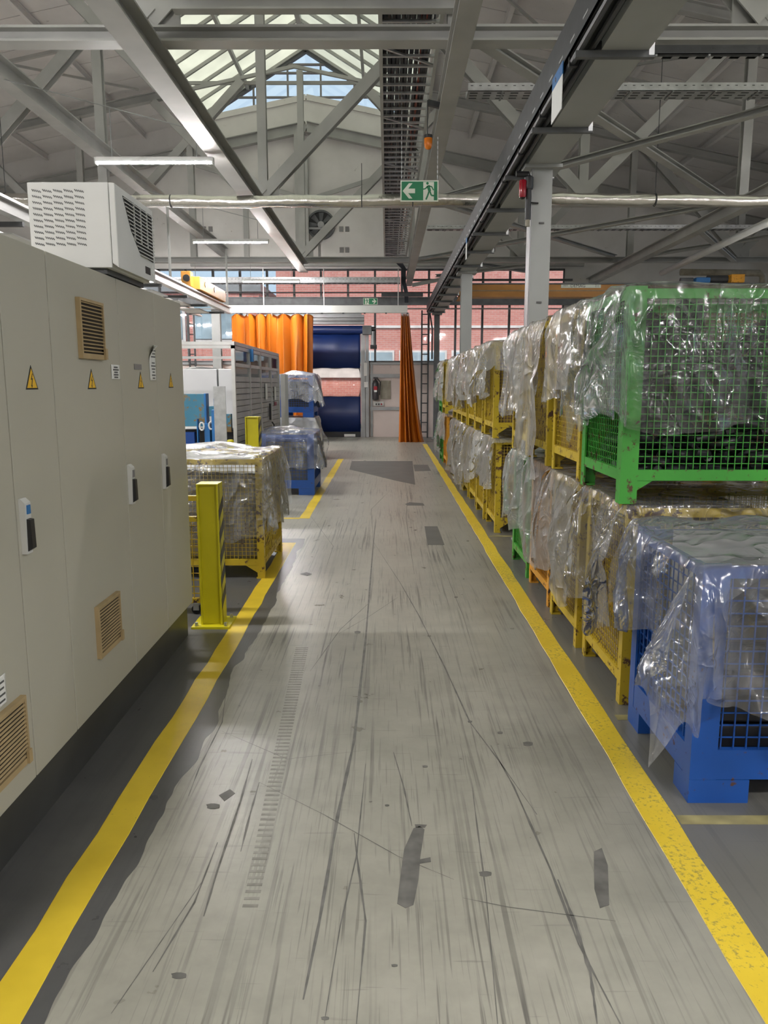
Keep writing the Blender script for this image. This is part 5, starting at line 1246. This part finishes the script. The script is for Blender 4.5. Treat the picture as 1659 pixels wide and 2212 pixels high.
# ---------------------------------------------------------------- bollards and gate
def guard_post(lab, x, y, h, w, dpt, mat='yellow_new', base=True, chev=True):
    t = thing('guard_post', lab, 'bollard', (x, y, 0)); b0 = .015 if base else 0
    m = MB(); m.box(x - w / 2, y - dpt / 2, b0, x - w / 2 + .012, y + dpt / 2, h); m.box(x + w / 2 - .012, y - dpt / 2, b0, x + w / 2, y + dpt / 2, h); m.box(x - w / 2, y - dpt * .32, b0, x + w / 2, y - dpt * .22, h); m.build('post', mat, t)
    MB().box(x - w / 2, y - dpt / 2, h, x + w / 2, y + dpt / 2, h + .006).build('cap', mat, t)
    if chev:
        k = 0; z = .12
        while z < h - .16:
            MB().prism([(x + w / 2, y - dpt / 2 + .004, z), (x + w / 2, y + dpt / 2 - .004, z + .08), (x + w / 2, y + dpt / 2 - .004, z + .155), (x + w / 2, y - dpt / 2 + .004, z + .075)], (.0012, 0, 0)).build('chevron_stripe', 'black', t); z += .155
    if base:
        MB().box(x - .13, y - .13, 0, x + .13, y + .13, .015).build('base_plate', mat, t)
        for a in (-1, 1):
            for b in (-1, 1): MB().cyl((x + a * .1, y + b * .1, .015), (x + a * .1, y + b * .1, .04), .012, n=6).build('anchor_bolt', 'galv', t)
guard_post('tall yellow steel bollard with striped side bolted beside the cabinets', -1.205, 5.18, .985, .145, .15)
guard_post('yellow guard post with dark striped side before the machine enclosure', -1.73, 10.0, 1.23, .17, .22, chev=True)
o = thing('round_bollard', 'short round yellow bollard before the machine enclosure', 'bollard', (-2.03, 10, 0))
MB().lathe((-2.03, 10.0, 0), [(.045, 0), (.045, .92), (.04, .935), (.02, .94)], 16).build('post', 'yellow_new', o, smooth='auto'); MB().lathe((-2.03, 10.0, .7), [(.047, 0), (.047, .06)], 16).build('band', 'paper', o, smooth='auto')
t = thing('mesh_gate', 'yellow wheeled mesh gate between cabinet end and bollard', 'gate', (-1.75, 5.42, 0)); gy_ = 5.42; gx0, gx1 = -2.25, -1.325
for z in (.85, .70, .10): MB().box(gx0, gy_ - .018, z - .018, gx1, gy_ + .018, z + .018).build('rail', 'yellow', t)
for x in (gx0, gx1 - .03): MB().box(x, gy_ - .018, .1, x + .036, gy_ + .018, .85).build('upright', 'yellow', t)
m = MB()
for i in range(18): x = gx0 + .05 + i * .05; m.box(x - .003, gy_ - .003, .1, x + .003, gy_ + .003, .7)
for i in range(11): z = .15 + i * .05; m.box(gx0, gy_ + .003, z - .003, gx1, gy_ + .009, z + .003)
m.build('wire_mesh', 'yellow', t, kind='stuff')
for x in (gx0 + .08, gx1 - .06):
    c = MB().cyl((x, gy_ - .015, .035), (x, gy_ + .015, .035), .035, n=16).build('castor_wheel', 'black', t, smooth='auto'); MB().box(x - .02, gy_ - .025, .03, x + .02, gy_ + .025, .085).build('castor_fork', 'galv', c)

# ---------------------------------------------------------------- machine enclosure and machines on the left
EX, EY0, EY1, EZ = -2.17, 11.2, 15.75, 2.20
t = thing('machine_enclosure', 'aluminium profile guard enclosure with louvred panels beside the aisle', 'enclosure', (EX, EY0, 0))
px = [EY0, 12.45, 13.5, 14.7, EY1]
for y in px: MB().box(EX - .05, y - .03, 0, EX, y + .03, EZ).build('profile_post', 'alu', t)
for z in (EZ - .06, EZ - .30, .62): MB().box(EX - .05, EY0, z, EX, EY1, z + .05).build('profile_rail', 'alu', t)
MB().box(EX - .05, EY0, EZ, EX + .0, EY1, EZ + .05).build('profile_rail', 'alu', t)
for z in (EZ - .05, EZ + .0): MB().box(-6, EY0 - .03, z, EX, EY0 + .03, z + .045).build('front_rail', 'alu', t)
MB().box(-6, EY1 - .03, EZ - .05, EX, EY1 + .03, EZ).build('back_rail', 'alu', t); MB().box(-6, EY0 - .03, 0, -5.94, EY0 + .03, EZ).build('profile_post', 'alu', t)
for k in range(4):
    y0, y1 = px[k] + .03, px[k + 1] - .03; m = MB()
    z = .10
    while z < 1.72:
        if not .58 < z < .68: m.prism([(EX - .04, y0, z), (EX - .012, y0, z), (EX - .02, y0, z + .078), (EX - .04, y0, z + .078)], (0, y1 - y0, 0))
        z += .088
    MB().box(EX - .045, y0, .1, EX - .042, y1, 1.74).build('back_panel', 'darkgrey', t); m.build('louvre_slats', 'slat', t, kind='stuff')
    MB().box(EX - .03, y0, 1.74, EX - .026, y1, EZ - .30).build('clear_panel', 'glass', t)
    MB().box(EX - .03, y0, EZ - .25, EX - .026, y1, EZ - .06).build('clear_panel', 'glass', t)
MB().box(EX, 14.3, 1.0, EX + .03, 14.36, 1.3).build('door_handle', 'black', t); MB().tube([(EX + .02, 14.5, .95), (EX + .06, 14.45, .9), (EX + .06, 14.45, .72), (EX + .02, 14.5, .68)], .014, 6).build('cable_loop', 'black', t)
MB().box(EX, 13.9, 1.38, EX + .004, 14.12, 1.66).build('notice', 'paper', t); MB().box(EX, 15.0, 1.35, EX + .004, 15.22, 1.6).build('notice', 'paper', t); MB().box(EX, 15.0, 1.24, EX + .005, 15.25, 1.31).build('notice', 'red', t)
MB().box(EX, 12.42, 2.0, EX + .05, 12.5, 2.2).build('lamp_box', 'machine_blue', t)
o = MB().box(EX - .30, EY0 - .12, 0, EX - .13, EY0 - .10, 1.62).build('mottled_plate', 'galv', org=(EX - .2, EY0 - .11, 0)); tag(o, 'tall mottled metal plate at the enclosure corner', 'plate')
o = MB().box(EX + .0, 15.9, 0, EX + .09, 16.4, 1.85).build('pale_column', 'offwhite', org=(EX, 16, 0)); tag(o, 'pale narrow cabinet panel at the far end of the enclosure', 'panel')

t = thing('white_machine', 'white panelled machine housing behind the blue fixture', 'machine', (-4, 13.4, 0)); MYv = 13.2
a = atY(471, 840, MYv)
MB().box(-7, MYv, .75, a.x - .012, MYv + 1.6, 1.9).build('housing_panel', 'panel_white', t, bevel=.01); MB().box(a.x + .012, MYv, .75, EX - .12, MYv + 1.6, 1.9).build('housing_panel', 'panel_white', t, bevel=.01)
MB().box(-7, MYv + .05, 0, EX - .14, MYv + 1.55, .75).build('base', 'dark', t)
drape('crumpled clear film lying on top of the white machine housing', None, -4.3, MYv + .6, 1.90, 1.4, .5, 0, 0, 0, 0, seed=90, n=50, mat='film_milky', lift=.06)
BYv = 12.0; Bp = lambda u, v: atY(u, v, BYv)
def bb(name, mat, u0, v0, u1, v1, par, dy=0, dep=.15, bev=.006):
    a, b = Bp(u0, v0), Bp(u1, v1); return MB().box(a.x, BYv + dy, max(0, b.z), b.x, BYv + dy + dep, a.z).build(name, mat, par, bevel=bev)
t = thing('blue_fixture', 'blue welded steel fixture with worn turquoise plate behind the cabinets', 'machine', (-3.0, BYv, 0))
bb('worn_plate', 'worn_blue', 385, 851, 440, 922, t, .12, .1); bb('column', 'machine_blue', 438, 850, 448, 990, t, .05, .2)
bb('block', 'worn_blue', 448, 878, 460, 900, t, .1, .2); bb('bracket', 'machine_blue', 424, 905, 431, 1020, t, 0, .1); bb('column', 'machine_blue', 440, 915, 456, 1020, t, .02, .15)
bb('block', 'machine_blue', 460, 898, 466, 915, t, .1, .15); bb('cross_bar', 'offwhite', 385, 923, 424, 927, t, .1, .04, 0)
bb('black_base', 'black', 385, 930, 500, 1040, t, .3, .5); bb('blue_drawer', 'blue', 393, 935, 415, 985, t, .2, .1)
for k in range(2): 
    c = Bp(437 + 20 * k, 921 - 2 * k); MB().tube([(c.x + .035 * cos(q * pi / 5), BYv - .03, c.z + .06 * sin(q * pi / 5)) for q in range(11)], .014, 6).build('shackle', 'offwhite', t)
bb('side_plate', 'worn_blue', 480, 895, 496, 935, t, .15, .1)
t = thing('blue_stand', 'bright blue steel stand post with sloping brace', 'stand', (Bp(474, 900).x, BYv - .3, 0)); 
bb('upper_post', 'machine_blue', 470, 860, 478, 886, t, -.3, .1); bb('lower_post', 'machine_blue', 466, 884, 478, 1040, t, -.32, .14)
a, b = atY(474, 933, BYv - .35), atY(462, 1000, BYv - .35); MB().bar(a, (b.x - .12, b.y, .02), .07, .05).build('brace', 'machine_blue', t)
